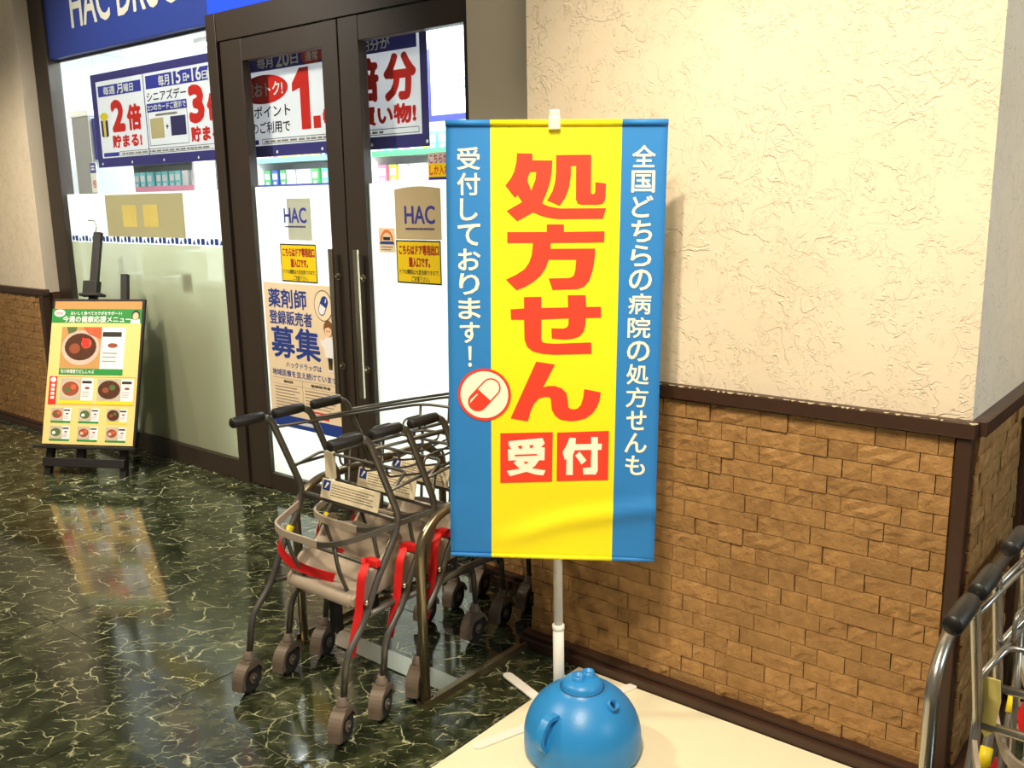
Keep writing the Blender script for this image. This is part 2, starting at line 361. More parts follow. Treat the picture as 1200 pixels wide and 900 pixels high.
# flat print: thin sheets and lettering facing -y in the parent's local frame
def sheet(parent, name, x0, z0, x1, z1, y, m, t=0.0004, tf=None):
    return poly_part(parent, name, [(x0, z0), (x1, z0), (x1, z1), (x0, z1)], y, m, t, tf)
def poly_part(parent, name, poly, y, m, t=0.0004, tf=None):
    b = MB(); b.prism(poly, y, y+t)
    if tf:
        for v in b.bm.verts: v.co = tf(v.co)
    return b.build(name, m, parent)
def polys_part(parent, name, polys, y, m, t=0.0004, tf=None):
    b = MB()
    for p in polys: b.prism(p, y, y+t)
    if tf:
        for v in b.bm.verts: v.co = tf(v.co)
    o = b.build(name, m, parent)
    if name in ('fine_print', 'dotted_band'): o['kind'] = 'stuff'
    return o
_TXT = {}
def text_geo(s, bold):
    k = (s, bold)
    if k not in _TXT:
        c = bpy.data.curves.new('txt', 'FONT'); c.body = s; c.offset = bold; c.resolution_u = 3
        o = bpy.data.objects.new('txt', c); COL.objects.link(o)
        dg = bpy.context.evaluated_depsgraph_get()
        me = bpy.data.meshes.new_from_object(o.evaluated_get(dg))
        vs = [tuple(v.co) for v in me.vertices]; fs = [tuple(p.vertices) for p in me.polygons]
        bpy.data.objects.remove(o); bpy.data.curves.remove(c); bpy.data.meshes.remove(me)
        xs = [v[0] for v in vs]; ys = [v[1] for v in vs]
        _TXT[k] = (vs, fs, min(xs), max(xs), min(ys), max(ys))
    return _TXT[k]
def letters(parent, items, y, m, bold=0.0, name='lettering', tf=None):
    """items: (string, x0, z0, x1, z1) boxes; each line of print is one mesh. Bold strokes are thickened by shifted copies."""
    for s, x0, z0, x1, z1 in items:
        vs, fs, a0, a1, b0, b1 = text_geo(s, 0.0); V, F = [], []
        hgt = (z1-z0)/(b1-b0); d = bold*hgt
        sh = [(0, 0)] if bold == 0 else [(d*math.cos(R(q)), d*math.sin(R(q))) for q in range(0, 360, 45)] + [(0, 0)]
        for n, (dx, dz) in enumerate(sh):
            o = len(V)
            for v in vs:
                V.append((x0 + d + (v[0]-a0)/(a1-a0)*(x1-x0-2*d) + dx, y - 0.00002*n, z0 + d + (v[1]-b0)/(b1-b0)*(z1-z0-2*d) + dz))
            F += [tuple(i+o for i in f) for f in fs]
        if tf: V = [tuple(tf(Vector(v))) for v in V]
        me = bpy.data.meshes.new(name); me.from_pydata(V, [], F); me.materials.append(m); link(name, me, parent)
def column(s, cx, ztop, zbot, w, fill=0.9):
    """vertical writing: one box for each character"""
    n = len(s); p = (ztop-zbot)/n; out = []
    for k, ch in enumerate(s):
        zc = ztop - p*(k+0.5); hw, hh = w/2, p*fill/2
        if ch in '！!': hw *= 0.16
        if ch == 'し': hw *= 0.78
        if ch in 'どちらりすせも': hw *= 0.9
        out.append((ch, cx-hw, zc-hh, cx+hw, zc+hh))
    return out
def scribble(x0, z0, x1, z1, rows, frac=0.5, seed=1):
    """fine print too small to read: short bars"""
    rnd = random.Random(seed); P = []; p = (z1-z0)/rows
    for r in range(rows):
        x = x0; zc = z1 - p*(r+0.5)
        end = x1 - (x1-x0)*rnd.uniform(0, 0.25)
        while x < end:
            w = rnd.uniform(0.02, 0.06)*(x1-x0); P.append([(x, zc-p*frac/2), (min(x+w, end), zc-p*frac/2), (min(x+w, end), zc+p*frac/2), (x, zc+p*frac/2)]); x += w*1.25
    return P

# ------------------------------------------------------------------ setting: floors
TS, TX, TY = 0.89, -2.553, 1.411
fl = tag(MB().box(-8.4, 2.4, -1.4, 2.96, -0.06, -0.0035).build('floor', GROOVE), 'dark green veined marble floor of the mall passage', 'floor', kind='structure')
g = TS - 0.0045
tile_me = MB().box(-g/2, g/2, -g/2, g/2, -0.003, 0.0).mesh('floor_tile', MARBLE)
for i in range(-7, 6):
    for j in range(-3, 2):
        cx, cy = TX + TS*(i+0.5), TY + TS*(j+0.5)
        if cx+g/2 > 2.4 or cx-g/2 < -8.9: continue
        if cy + g/2 > 2.96:
            y0, y1 = cy-g/2, 2.955
            t = link('floor_tile', MB().box(-g/2, g/2, y0-cy, y1-cy, -0.003, 0.0).mesh('floor_tile', MARBLE), fl)
        else: t = link('floor_tile', tile_me, fl)
        t.location = (cx, cy, 0)

# ------------------------------------------------------------------ setting: walls with split-face brick
ROW, ZT = 0.0509, 0.952
OFF = [-1.214, -1.10, -1.06, -1.175, -1.136, -1.02]
PER, LW, SW = 0.312, 0.157, 0.0775
def brick_mesh(w, h, seed):
    rnd = random.Random(seed); bm = bmesh.new(); nx = 6 if w > 0.1 else (4 if w > 0.05 else 2); nz = 3
    proud = rnd.choice([0.0105, 0.012, 0.012, 0.013, 0.016])
    tilt = rnd.uniform(-0.0015, 0.0015); lean = rnd.uniform(-0.0015, 0.0015); flatness = rnd.choice([0.15, 0.4, 0.6, 0.8])
    gv = []
    for j in range(nz+1):
        row = []
        for i in range(nx+1):
            fx, fz = i/nx, j/nz
            x = (fx-0.5)*w; z = (fz-0.5)*h
            if 0 < i < nx: x += rnd.uniform(-0.25, 0.25)*w/nx
            if 0 < j < nz: z += rnd.uniform(-0.2, 0.2)*h/nz
            edge = i in (0, nx) or j in (0, nz)
            y = -(proud + tilt*(fx-0.5)*2 + lean*(fz-0.5)*2 + flatness*(rnd.uniform(-0.0012, 0.0012) - 0.0015 if edge else rnd.uniform(-0.0035, 0.0045)))
            row.append(bm.verts.new((x, y, z)))
        gv.append(row)
    for j in range(nz):
        for i in range(nx): bm.faces.new((gv[j][i], gv[j][i+1], gv[j+1][i+1], gv[j+1][i]))
    rim = [gv[0][i] for i in range(nx+1)] + [gv[j][nx] for j in range(1, nz+1)] + [gv[nz][i] for i in range(nx-1, -1, -1)] + [gv[j][0] for j in range(nz-1, 0, -1)]
    back = [bm.verts.new((v.co.x, 0.004, v.co.z)) for v in rim]; n = len(rim)
    for k in range(n): bm.faces.new((rim[k], back[k], back[(k+1) % n], rim[(k+1) % n]))
    me = bpy.data.meshes.new('brick'); bm.to_mesh(me); bm.free(); me.materials.append(BRICK); return me
BH = ROW - 0.0022
VAR_L = [brick_mesh(LW-0.0022, BH, 100+k) for k in range(12)]
VAR_S = [brick_mesh(SW-0.0022, BH, 200+k) for k in range(14)]
def bricks(parent, a0, a1, place, rz, shift=0.0, seed=1):
    """rows of long-short-short bricks between a0 and a1 along the wall"""
    rnd = random.Random(seed)
    for r in range(18):
        zc = ZT - ROW*(r+0.5); base = OFF[r % 6] + shift
        x = base - PER*math.ceil((base-a0)/PER + 1)
        while x < a1:
            for w, pool in ((LW, VAR_L), (SW, VAR_S), (SW, VAR_S)):
                s, e = max(x, a0), min(x+w, a1); x += w
                if e-s < 0.014: continue
                me = rnd.choice(pool) if e-s > w-1e-4 else brick_mesh(e-s-0.0022, BH, rnd.randint(0, 9999))
                o = link('brick', me, parent); o.location = place((s+e)/2, zc); o.rotation_euler = (0, 0, rz)
def wall(name, x0, x1, y0, y1, z0, z1, label, m=STUCCO):
    return tag(MB().box(x0, x1, y0, y1, z0, z1).build(name, [m]), label, 'wall', kind='structure')
GREIGE = mat('greige_smooth', (208, 200, 180), 0.7, var=0.03, vscale=4, bump=0.04)  # smooth finish, a little darker than the stucco
def wall2(name, x0, x1, y0, y1, label, upper=None):
    """wall: mortar bed below, stucco above"""
    b = MB(); b.box(x0, x1, y0, y1, 0.0, 0.975, mi=1); b.box(x0, x1, y0, y1, 0.975, 3.4, mi=0)
    return tag(b.build(name, [upper or STUCCO, GROUT]), label, 'wall', kind='structure')
wf = wall2('wall_front', -1.885, -0.56, 2.40, 2.99, 'cream stucco pillar front above a tan split-face brick wainscot')
bricks(wf, -1.884, -0.553, lambda a, z: (a, 2.40, z), 0.0, 0.0, 3)
wr = wall2('wall_right', -0.56, -0.52, 2.40, 2.99, 'shaded side of the stucco pillar beside the silver carts')
bricks(wr, 2.435, 2.985, lambda a, z: (-0.52, a, z), R(90), 0.11, 4)
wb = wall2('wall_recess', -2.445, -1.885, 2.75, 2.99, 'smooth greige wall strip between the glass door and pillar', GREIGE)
bricks(wb, -2.444, -1.887, lambda a, z: (a, 2.75, z), 0.0, 0.2, 5)
wl = wall2('wall_left', -8.4, -6.335, 2.825, 2.99, 'left stucco pillar with brick wainscot behind the menu board')
bricks(wl, -7.75, -6.37, lambda a, z: (a, 2.825, z), 0.0, 0.05, 6)
b = MB(); b.box(-0.52, 2.4, 2.99, 3.1, 0.0, 0.97, mi=1); b.box(-0.52, 2.4, 2.99, 3.1, 0.97, 3.4)
tag(b.build('wall_back', [STUCCO, BROWN]), 'stucco back wall with dark brown lower panel right of the pillar', 'wall', kind='structure')
# rails and skirting
CHIP = mat('chipped_paint', (214, 200, 168), 0.8, var=0.05)
def trim(name, x0, x1, y0, y1, z0, z1, label, cat='trim', bev=0.004):
    return tag(MB().box(x0, x1, y0, y1, z0, z1, bev).build(name, BROWN), label, cat, kind='structure')
t1 = trim('trim_1', -1.90, -0.505, 2.368, 2.41, 0.957, 0.998, 'dark brown chair rail across the pillar front')
trim('trim_2', -0.53, -0.488, 2.412, 2.99, 0.957, 0.998, 'dark brown chair rail on the pillar side wall')
trim('trim_3', -0.549, -0.512, 2.379, 2.412, 0.04, 0.956, 'dark brown corner strip on the brick pillar edge')
trim('trim_4', -8.4, -6.30, 2.79, 2.835, 0.957, 0.998, 'dark brown chair rail on the left pillar')
trim('trim_5', -6.372, -6.318, 2.79, 2.842, 0.04, 0.956, 'dark brown corner strip on the left pillar edge')
trim('trim_6', -2.46, -1.905, 2.718, 2.76, 0.957, 0.998, 'dark brown chair rail on the recessed wall')
trim('trim_7', -0.535, -0.49, 2.955, 2.995, 0.04, 0.956, 'dark brown strip closing the pillar side wall')
rnd = random.Random(5); P = []; x = -1.38
while x < -0.51:
    w = rnd.uniform(0.004, 0.022); hh = rnd.uniform(0.001, 0.0042)
    P.append([(x, 0.998), (x+w*0.3, 0.998-hh), (x+w*0.7, 0.998-hh*rnd.uniform(0.4, 1)), (x+w, 0.998)]); x += w + abs(rnd.gauss(0, 0.016))
b = MB()
for p in P: b.prism(p, 2.3672, 2.374)
b.build('paint_chips', CHIP, t1)['kind'] = 'stuff'
def skirting(name, x0, x1, y, label):
    b = MB(); b.box(x0, x1, y, y+0.06, 0.0, 0.034, 0.003); b.box(x0, x1, y+0.018, y+0.06, 0.034, 0.05, 0.003)
    return tag(b.build(name, BROWN), label, 'baseboard', kind='structure')
skirting('baseboard_front', -1.905, -0.495, 2.338, 'stepped dark brown baseboard along the pillar front')
skirting('baseboard_left', -8.4, -6.30, 2.765, 'stepped dark brown baseboard along the left pillar')
skirting('baseboard_recess', -2.46, -1.906, 2.69, 'dark brown baseboard behind the parked carts')
b = MB(); b.box(-0.52, -0.465, 2.4, 2.98, 0.0, 0.045, 0.003)
tag(b.build('baseboard_right', BROWN), 'dark brown baseboard along the pillar side wall', 'baseboard', kind='structure')

# ------------------------------------------------------------------ shop interior shell
tag(MB().box(-9.0, -1.2, 2.96, 8.5, -0.06, 0.0).build('floor_shop', SHOP_F), 'pale vinyl floor inside the shop', 'floor', kind='structure')
tag(MB().box(-9.0, -1.2, 3.0, 8.5, 2.96, 3.05).build('ceiling', SHOP_W), 'white ceiling inside the shop', 'ceiling', kind='structure')
tag(MB().box(-9.0, -1.2, 8.5, 8.6, 0.0, 3.05).build('wall_shop_back', SHOP_W), 'white back wall of the shop', 'wall', kind='structure')
tag(MB().box(-9.1, -9.0, 2.99, 8.6, 0.0, 3.05).build('wall_shop_left', SHOP_W), 'white left wall of the shop', 'wall', kind='structure')
tag(MB().box(-1.2, -1.1, 2.995, 8.6, 0.0, 3.05).build('wall_shop_right', SHOP_W), 'white right wall of the shop', 'wall', kind='structure')

# ------------------------------------------------------------------ shopfront
sg = thing('shop_sign', 'blue fascia sign with big cream capitals above the shop window', 'sign')
sg.location = (-6.15, 2.935, 2.453)
MB().box(0, 1.765, 0.0, 0.05, 0, 1.0, 0.004).build('sign_panel', BLUE_SIGN, sg)
letters(sg, [('HAC DRUG', 0.33, 0.145, 1.50, 0.40)], -0.002, CREAM_LET, 0.012)
sg2 = thing('door_sign', 'bright blue light-box sign above the glass doors', 'sign')
sg2.location = (-4.385, 2.93, 2.492)
MB().box(0, 1.94, 0.0, 0.06, 0, 0.9, 0.004).build('light_box', mat('lightbox_blue', (30, 70, 235), 0.3, var=0.03, emit=0.55), sg2)

w1 = thing('window_1', 'large frosted shop window left of the glass doors', 'window', kind='structure')
fr = MB(); fr.box(-6.335, -6.15, 2.915, 3.0, 0, 3.4, 0.003); fr.box(-6.15, -4.385, 2.925, 2.99, 0.0, 0.115, 0.003)
fr.box(-6.15, -4.385, 2.985, 3.0, 2.44, 3.4); fr.build('window_frame', FRAME, w1)
MB().box(-6.16, -4.38, 2.954, 2.960, 0.11, 2.46).build('glass_pane', GLASS, w1)
MB().box(-6.148, -4.388, 2.9495, 2.9515, 1.31, 1.615).build('frosted_film', FILM, w1)
MB().box(-6.148, -4.388, 2.9495, 2.9515, 0.118, 1.308).build('lower_film', film_mat('sage_film', (192, 194, 166), 0.5, 0.35), w1)
P = []; k = 0; x = -6.12
while x < -4.42:
    zc = 1.335
    if k % 3 == 0: P.append(ell(x, zc, 0.016, 0.018, 10))
    elif k % 3 == 1: P.append([(x-0.017, zc-0.017), (x+0.017, zc-0.017), (x+0.017, zc+0.017), (x-0.017, zc+0.017)])
    else: P.append([(x-0.015, zc-0.017), (x+0.015, zc-0.017), (x, zc+0.012)])
    k += 1; x += 0.044
d = polys_part(w1, 'dotted_band', P, 2.9485, INK); d['label'] = 'row of small blue circles, squares and triangles'

b = MB(); b.box(-4.385, -4.300, 2.91, 3.0, 0, 2.49, 0.003); b.box(-4.385, -2.446, 2.915, 3.0, 2.3525, 2.49, 0.002); b.box(-4.385, -2.446, 3.0, 3.02, 2.49, 3.4)
tag(b.build('trim_8', FRAME), 'dark bronze frame around the glass doors', 'door frame', kind='structure')
def door(name, x0, x1, gl, gr, label):
    d = thing(name, label, 'door', kind='structure')
    b = MB(); b.box(x0, gl, 2.925, 2.975, 0.006, 2.352, 0.003); b.box(gr, x1, 2.925, 2.975, 0.006, 2.352, 0.003)
    b.box(gl, gr, 2.927, 2.973, 2.242, 2.35, 0.002); b.box(gl, gr, 2.927, 2.973, 0.008, 0.095, 0.002)
    b.build('door_frame', FRAME, d)
    MB().box(gl, gr, 2.954, 2.960, 0.09, 2.25).build('glass_pane', GLASS, d)
    MB().box(gl+0.002, gr-0.002, 2.9495, 2.9515, 0.098, 1.622).build('frosted_film', FILM, d)
    return d
d1 = door('door_1', -4.292, -3.389, -4.112, -3.500, 'left glass door with frosted film and recruitment poster')
d2 = door('door_2', -3.380, -2.450, -3.247, -2.620, 'right glass door half hidden behind the yellow banner')
def handle(d, x):
    h = MB(); h.box(x-0.014, x+0.014, 2.876, 2.894, 0.62, 1.325, 0.004); ho = h.build('pull_handle', CHROME, d)
    for z in (0.755, 1.19):
        b = MB(); b.tube([(x, 2.893, z), (x, 2.93, z)], 0.010, 10); b.tube([(x+0.0, 2.921, z), (x, 2.926, z)], 0.017, 12); b.build('bracket', CHROME, ho)
handle(d1, -3.462); handle(d2, -3.285)
T_YEL = film_mat('notice_paper', (250, 222, 40), 0.3); T_PAPER = film_mat('poster_paper', (248, 228, 196), 0.25)
GREYP = film_mat('grey_logo_film', (214, 214, 200), 0.55); GOLDP = film_mat('tan_logo_film', (222, 204, 168), 0.45)
sheet(d1, 'logo_patch', -3.858, 1.356, -3.672, 1.562, 2.9488, GREYP)
letters(d1, [('HAC', -3.885, 1.440, -3.706, 1.517)], 2.9480, P_BLUE, 0.018)
polys_part(d1, 'fine_print', scribble(-3.882, 1.416, -3.70, 1.430, 1, 0.6, 44), 2.9480, P_NAVY)
b = poly_part(d2, 'logo_patch', [(-3.08, 1.372), (-2.796, 1.372), (-2.796, 1.592)] + [(-2.796-0.284*t, 1.592+0.012*math.sin(math.pi*t)) for t in (0.2, 0.4, 0.6, 0.8)] + [(-3.08, 1.592)], 2.9488, GOLDP)
letters(d2, [('HAC', -3.020, 1.440, -2.832, 1.520)], 2.9480, P_BLUE, 0.018)
polys_part(d2, 'fine_print', scribble(-3.016, 1.412, -2.826, 1.426, 1, 0.6, 45), 2.9480, P_NAVY)

def yellow_notice(x0, z0, x1, z1, label):
    t = thing('door_notice', label, 'notice', (x0, 2.948, z0), 0, 'yellow notices on the glass doors'); w, h = x1-x0, z1-z0
    for q0, r0, q1, r1 in ((0, 0, w, 0.007), (0, h-0.007, w, h), (0, 0.007, 0.007, h-0.007), (w-0.007, 0.007, w, h-0.007)): sheet(t, 'notice_edge', q0, r0, q1, r1, -0.0022, INK_K)
    sheet(t, 'notice_sheet', 0.007, 0.007, w-0.007, h-0.007, -0.0022, T_YEL)
    letters(t, [('こちらはドア専用出口', 0.018, h*0.66, w-0.012, h*0.90), ('搬入口です。', w*0.28, h*0.38, w*0.76, h*0.62)], -0.0028, INK_DR, 0.035)
    letters(t, [('ドアの開閉は大変危険ですので、', 0.018, h*0.21, w-0.012, h*0.33), ('ご注意下さい。', w*0.33, h*0.05, w*0.74, h*0.18)], -0.0028, INK_K, 0.012)
yellow_notice(-3.93, 1.146, -3.645, 1.338, 'yellow notice with dark red writing on the left glass door')
yellow_notice(-3.079, 1.176, -2.801, 1.369, 'yellow notice with dark red writing on the right glass door')
t = thing('round_sticker', 'small cream sticker with an orange arch on the right glass door', 'sticker', (-3.192, 2.948, 1.312))
MB().box(0, 0.106, -0.001, 0, 0, 0.11).build('sticker_sheet', T_PAPER, t)
arch = ell(0.053, 0.052, 0.042, 0.05, 14, 0, 180) + ell(0.053, 0.052, 0.031, 0.037, 14, 180, 0)[0:0] + [(0.053+0.031*math.cos(R(a)), 0.052+0.037*math.sin(R(a))) for a in range(180, -1, -12)]
poly_part(t, 'arch', arch, -0.0016, ORANGE)
poly_part(t, 'ribbon', [(0.006, 0.036), (0.100, 0.036), (0.096, 0.05), (0.010, 0.05)], -0.0018, INK)
polys_part(t, 'fine_print', scribble(0.03, 0.054, 0.076, 0.07, 1, 0.9, 43), -0.0018, INK_K)
polys_part(t, 'fine_print', scribble(0.012, 0.006, 0.094, 0.03, 2, 0.4, 3), -0.0016, INK_G)
t = thing('entry_notice', 'small yellow paper with red handwriting at the top of the right door film', 'notice', (-2.862, 2.949, 1.628))
MB().box(0, 0.15, -0.001, 0, 0.012, 0.115).build('notice_sheet', T_YEL, t)
MB().box(0, 0.15, -0.001, 0, 0.0, 0.012).build('blue_edge', P_BLUE, t)
sheet(t, 'white_top', 0, 0.068, 0.15, 0.115, -0.0014, P_WHITE)
letters(t, [('こちらから', 0.008, 0.070, 0.142, 0.108), ('しか入れ', 0.008, 0.02, 0.125, 0.062)], -0.0019, INK_R, 0.02)

# recruitment poster
t = thing('recruitment_poster', 'cream recruitment poster with large navy characters on the left glass door', 'poster', (-4.094, 2.948, 0.372)); PW, PH = 0.575, 0.765
MB().box(0, PW, -0.0006, 0, 0, PH).build('poster_sheet', T_PAPER, t)
sheet(t, 'blue_footer', 0.0, 0.0, PW, 0.062, -0.0015, INK)
polys_part(t, 'fine_print', scribble(0.22, 0.022, 0.36, 0.042, 1, 0.9, 41), -0.0019, P_WHITE)
letters(t, [('薬剤師', 0.035, 0.634, 0.350, 0.735), ('登録販売者', 0.035, 0.548, 0.385, 0.622), ('募集', 0.035, 0.372, 0.438, 0.540)], -0.0016, INK, 0.022)
letters(t, [('ハックドラッグは', 0.15, 0.324, 0.438, 0.356), ('地域医療を支え続けています', 0.03, 0.274, 0.552, 0.310)], -0.0016, INK, 0.012)
letters(t, [('薬剤師', 0.12, 0.238, 0.20, 0.254), ('登録販売者', 0.345, 0.238, 0.50, 0.254)], -0.0016, INK_K, 0.02)
polys_part(t, 'table_rules', [[(0.03, 0.262), (0.55, 0.262), (0.55, 0.2635), (0.03, 0.2635)], [(0.275, 0.10), (0.2765, 0.10), (0.2765, 0.26), (0.275, 0.26)], [(0.03, 0.228), (0.55, 0.228), (0.55, 0.2292), (0.03, 0.2292)]], -0.0015, INK_G)
polys_part(t, 'fine_print', scribble(0.045, 0.09, 0.26, 0.222, 8, 0.3, 5) + scribble(0.295, 0.12, 0.54, 0.222, 6, 0.3, 6), -0.0015, INK_G)
sheet(t, 'red_panel', 0.315, 0.075, 0.475, 0.112, -0.0016, INK_R)
polys_part(t, 'fine_print', scribble(0.33, 0.082, 0.46, 0.105, 2, 0.5, 42), -0.002, P_WHITE)
polys_part(t, 'ring', [ell(0.478, 0.665, 0.070, 0.078, 28)], -0.0015, INK_K)
poly_part(t, 'ring_inside', ell(0.478, 0.665, 0.0655, 0.0735, 28), -0.002, PAPER)
def capsule(cx, cz, L, r, ang, half=None, n=10):
    a = R(ang); d = Vector((math.cos(a), math.sin(a))); nn = Vector((-d.y, d.x)); c = Vector((cx, cz)); out = []
    ends = {None: (1, -1), 1: (1, 0), -1: (0, -1)}[half]
    def arc(sgn):
        return [tuple(c + d*sgn*L/2 + (d*sgn*math.cos(R(t)) + nn*sgn*math.sin(R(t)))*r) for t in range(-90, 91, 180//n)]
    if half is None: return arc(1) + arc(-1)
    if half == 1: return arc(1) + [tuple(c + nn*r), tuple(c - nn*r)]
    return arc(-1) + [tuple(c - nn*r), tuple(c + nn*r)]
poly_part(t, 'capsule', capsule(0.478, 0.665, 0.05, 0.027, 62), -0.0024, INK)
poly_part(t, 'capsule_half', capsule(0.478, 0.665, 0.05, 0.022, 62, -1), -0.0029, P_WHITE)
poly_part(t, 'capsule_glint', [(0.492, 0.682), (0.498, 0.679), (0.505, 0.698), (0.500, 0.702)], -0.0029, P_WHITE)
poly_part(t, 'figure_coat', [(0.465, 0.49), (0.49, 0.51), (0.525, 0.51), (0.548, 0.49), (0.552, 0.41), (0.548, 0.405), (0.475, 0.405), (0.47, 0.45), (0.445, 0.47), (0.440, 0.488), (0.45, 0.492)], -0.0022, P_WHITE)
poly_part(t, 'figure_hair', ell(0.508, 0.553, 0.036, 0.042, 18), -0.0020, HAIR)
poly_part(t, 'figure_face', ell(0.506, 0.540, 0.026, 0.029, 16), -0.0026, SKIN)
poly_part(t, 'figure_fringe', [(0.478, 0.552), (0.488, 0.578), (0.515, 0.585), (0.538, 0.565), (0.536, 0.548), (0.512, 0.562)], -0.0030, HAIR)
polys_part(t, 'figure_eyes', [ell(0.497, 0.54, 0.003, 0.005, 8), ell(0.515, 0.54, 0.003, 0.005, 8)], -0.0030, INK_K)
poly_part(t, 'figure_legs', [(0.492, 0.405), (0.528, 0.405), (0.522, 0.345), (0.512, 0.345), (0.510, 0.39), (0.508, 0.345), (0.498, 0.345)], -0.0022, INK_K)
polys_part(t, 'figure_shoes', [ell(0.500, 0.338, 0.011, 0.006, 10), ell(0.520, 0.338, 0.011, 0.006, 10)], -0.0022, P_WHITE)

# ------------------------------------------------------------------ things behind the shop glass
hb = thing('hanging_banner', 'long white promotional banner with navy border hung inside the shop glass', 'banner', (0, 3.06, 0))
T_WHITE = film_mat('backlit_white', (238, 236, 240), 0.30); T_NAVY = film_mat('backlit_navy', (70, 64, 136), 0.1); T_BLUE = film_mat('backlit_blue', (66, 70, 180), 0.1); T_RED = film_mat('backlit_red', (232, 50, 44), 0.15); T_INK = film_mat('backlit_black', (50, 44, 44), 0.1)
MB().box(-5.905, -2.955, 0.0, 0.0006, 1.778, 2.345).build('banner_cloth', T_WHITE, hb)
Y0, Y1 = -0.001, -0.002
for nm, x0, z0, x1, z1 in (('navy_border', -5.905, 2.298, -2.955, 2.345), ('navy_border', -5.905, 1.778, -2.955, 1.835), ('navy_border', -5.905, 1.835, -5.845, 2.298), ('navy_border', -3.0, 1.835, -2.955, 2.298), ('divider', -5.290, 1.835, -5.282, 2.298), ('divider', -4.475, 1.835, -4.452, 2.298)):
    sheet(hb, nm, x0, z0, x1, z1, Y0, T_NAVY, 0.0004)
for a, c, b_, e in ((-5.822, 2.205, -5.315, 2.270), (-5.258, 2.208, -4.49, 2.282), (-4.42, 2.205, -3.017, 2.298), (-5.268, 2.078, -4.845, 2.125), (-5.824, 1.842, -5.637, 1.866), (-4.40, 1.842, -4.2, 1.866)): sheet(hb, 'blue_heading', a, c, b_, e, Y1, T_BLUE)
letters(hb, [('毎週', -5.757, 2.213, -5.615, 2.262), ('月', -5.591, 2.210, -5.522, 2.282), ('曜日', -5.509, 2.213, -5.401, 2.260),
             ('毎月', -5.120, 2.214, -5.003, 2.274), ('15', -4.974, 2.212, -4.884, 2.290), ('日', -4.859, 2.218, -4.824, 2.262), ('・', -4.818, 2.232, -4.796, 2.252), ('16', -4.773, 2.212, -4.681, 2.288), ('日', -4.672, 2.214, -4.622, 2.258),
             ('2つのカードご提示で', -5.257, 2.083, -4.852, 2.120), ('毎月', -4.170, 2.216, -4.040, 2.270), ('20', -4.015, 2.212, -3.906, 2.285), ('日', -3.896, 2.216, -3.837, 2.270), ('0円分が', -3.415, 2.216, -3.184, 2.268)], -0.0028, P_WHITE, 0.02)
letters(hb, [('2', -5.690, 1.985, -5.528, 2.178), ('倍', -5.503, 1.985, -5.337, 2.140), ('貯まる!', -5.700, 1.890, -5.353, 1.970), ('3', -4.828, 1.985, -4.672, 2.195), ('倍', -4.650, 1.990, -4.510, 2.140), ('貯まる!', -4.825, 1.885, -4.500, 1.970),
             ('5', -3.672, 1.900, -3.470, 2.190), ('倍', -3.435, 1.990, -3.265, 2.190), ('分', -3.235, 1.985, -3.022, 2.195), ('お買い物!', -3.52, 1.885, -3.032, 1.975)], Y1, T_RED, 0.05)
poly_part(hb, 'red_numeral', [(-3.898, 2.085), (-3.898, 2.125), (-3.835, 2.195), (-3.765, 2.195), (-3.765, 1.90), (-3.838, 1.90), (-3.838, 2.10)], Y1, T_RED); sheet(hb, 'red_point', -3.745, 1.90, -3.690, 1.958, Y1, T_RED)
letters(hb, [('シニアズデー', -5.259, 2.135, -4.841, 2.192), ('200ポイント', -4.345, 1.975, -3.922, 2.035), ('以上のご利用で', -4.385, 1.895, -3.930, 1.955)], Y1, T_INK, 0.016)
poly_part(hb, 'red_oval', ell(-4.13, 2.115, 0.20, 0.072, 28), Y1, T_RED); poly_part(hb, 'red_oval', ell(-3.732, 2.240, 0.082, 0.036, 20), -0.003, INK_R)
letters(hb, [('超おトク!', -4.285, 2.078, -3.970, 2.150), ('通常', -3.782, 2.218, -3.684, 2.262)], -0.0036, P_WHITE, 0.02)
fr_ = []
for a, c, b_, e in ((-5.264, 1.884, -4.851, 2.076), (-5.629, 1.842, -4.50, 1.866), (-4.17, 1.842, -3.02, 1.866)):
    fr_ += [[(a, c), (b_, c), (b_, c+0.003), (a, c+0.003)], [(a, e), (b_, e), (b_, e+0.003), (a, e+0.003)], [(a, c), (a+0.003, c), (a+0.003, e), (a, e)], [(b_, c), (b_+0.003, c), (b_+0.003, e), (b_, e)]]
polys_part(hb, 'box_outline', fr_, Y1, INK_K)
polys_part(hb, 'fine_print', scribble(-5.60, 1.846, -4.52, 1.862, 1, 0.6, 9) + scribble(-4.15, 1.846, -3.1, 1.862, 1, 0.6, 10) + scribble(-5.18, 2.048, -4.92, 2.066, 1, 0.7, 11), Y1, INK_G)
sheet(hb, 'gold_card', -5.245, 1.925, -5.100, 2.040, Y1, P_GOLD); sheet(hb, 'black_card', -5.026, 1.932, -4.869, 2.040, Y1, P_NAVY)
letters(hb, [('+', -5.078, 1.972, -5.050, 2.002)], Y1, INK_K, 0.03)
poly_part(hb, 'yellow_hat', ell(-5.778, 2.088, 0.048, 0.022, 16), Y1, YEL); sheet(hb, 'yellow_stem', -5.794, 1.962, -5.770, 2.075, -0.0025, YEL)
polys_part(hb, 'dark_book', [[(-5.835+0.012, 1.968), (-5.797, 1.962), (-5.797, 2.062), (-5.823, 2.066)], [(-5.767, 1.962), (-5.74, 1.966), (-5.738, 2.062), (-5.767, 2.062)]], Y1, P_NAVY)
poly_part(hb, 'speech_bubble', ell(-4.575, 2.235, 0.045, 0.062, 18) , -0.0032, P_WHITE); sheet(hb, 'bubble_figure', -4.60, 2.195, -4.555, 2.265, -0.0040, YEL)
polys_part(hb, 'eyelet', [ell(-5.85+0.36*k, 1.80, 0.008, 0.008, 10) for k in range(9)], Y1, P_WHITE)
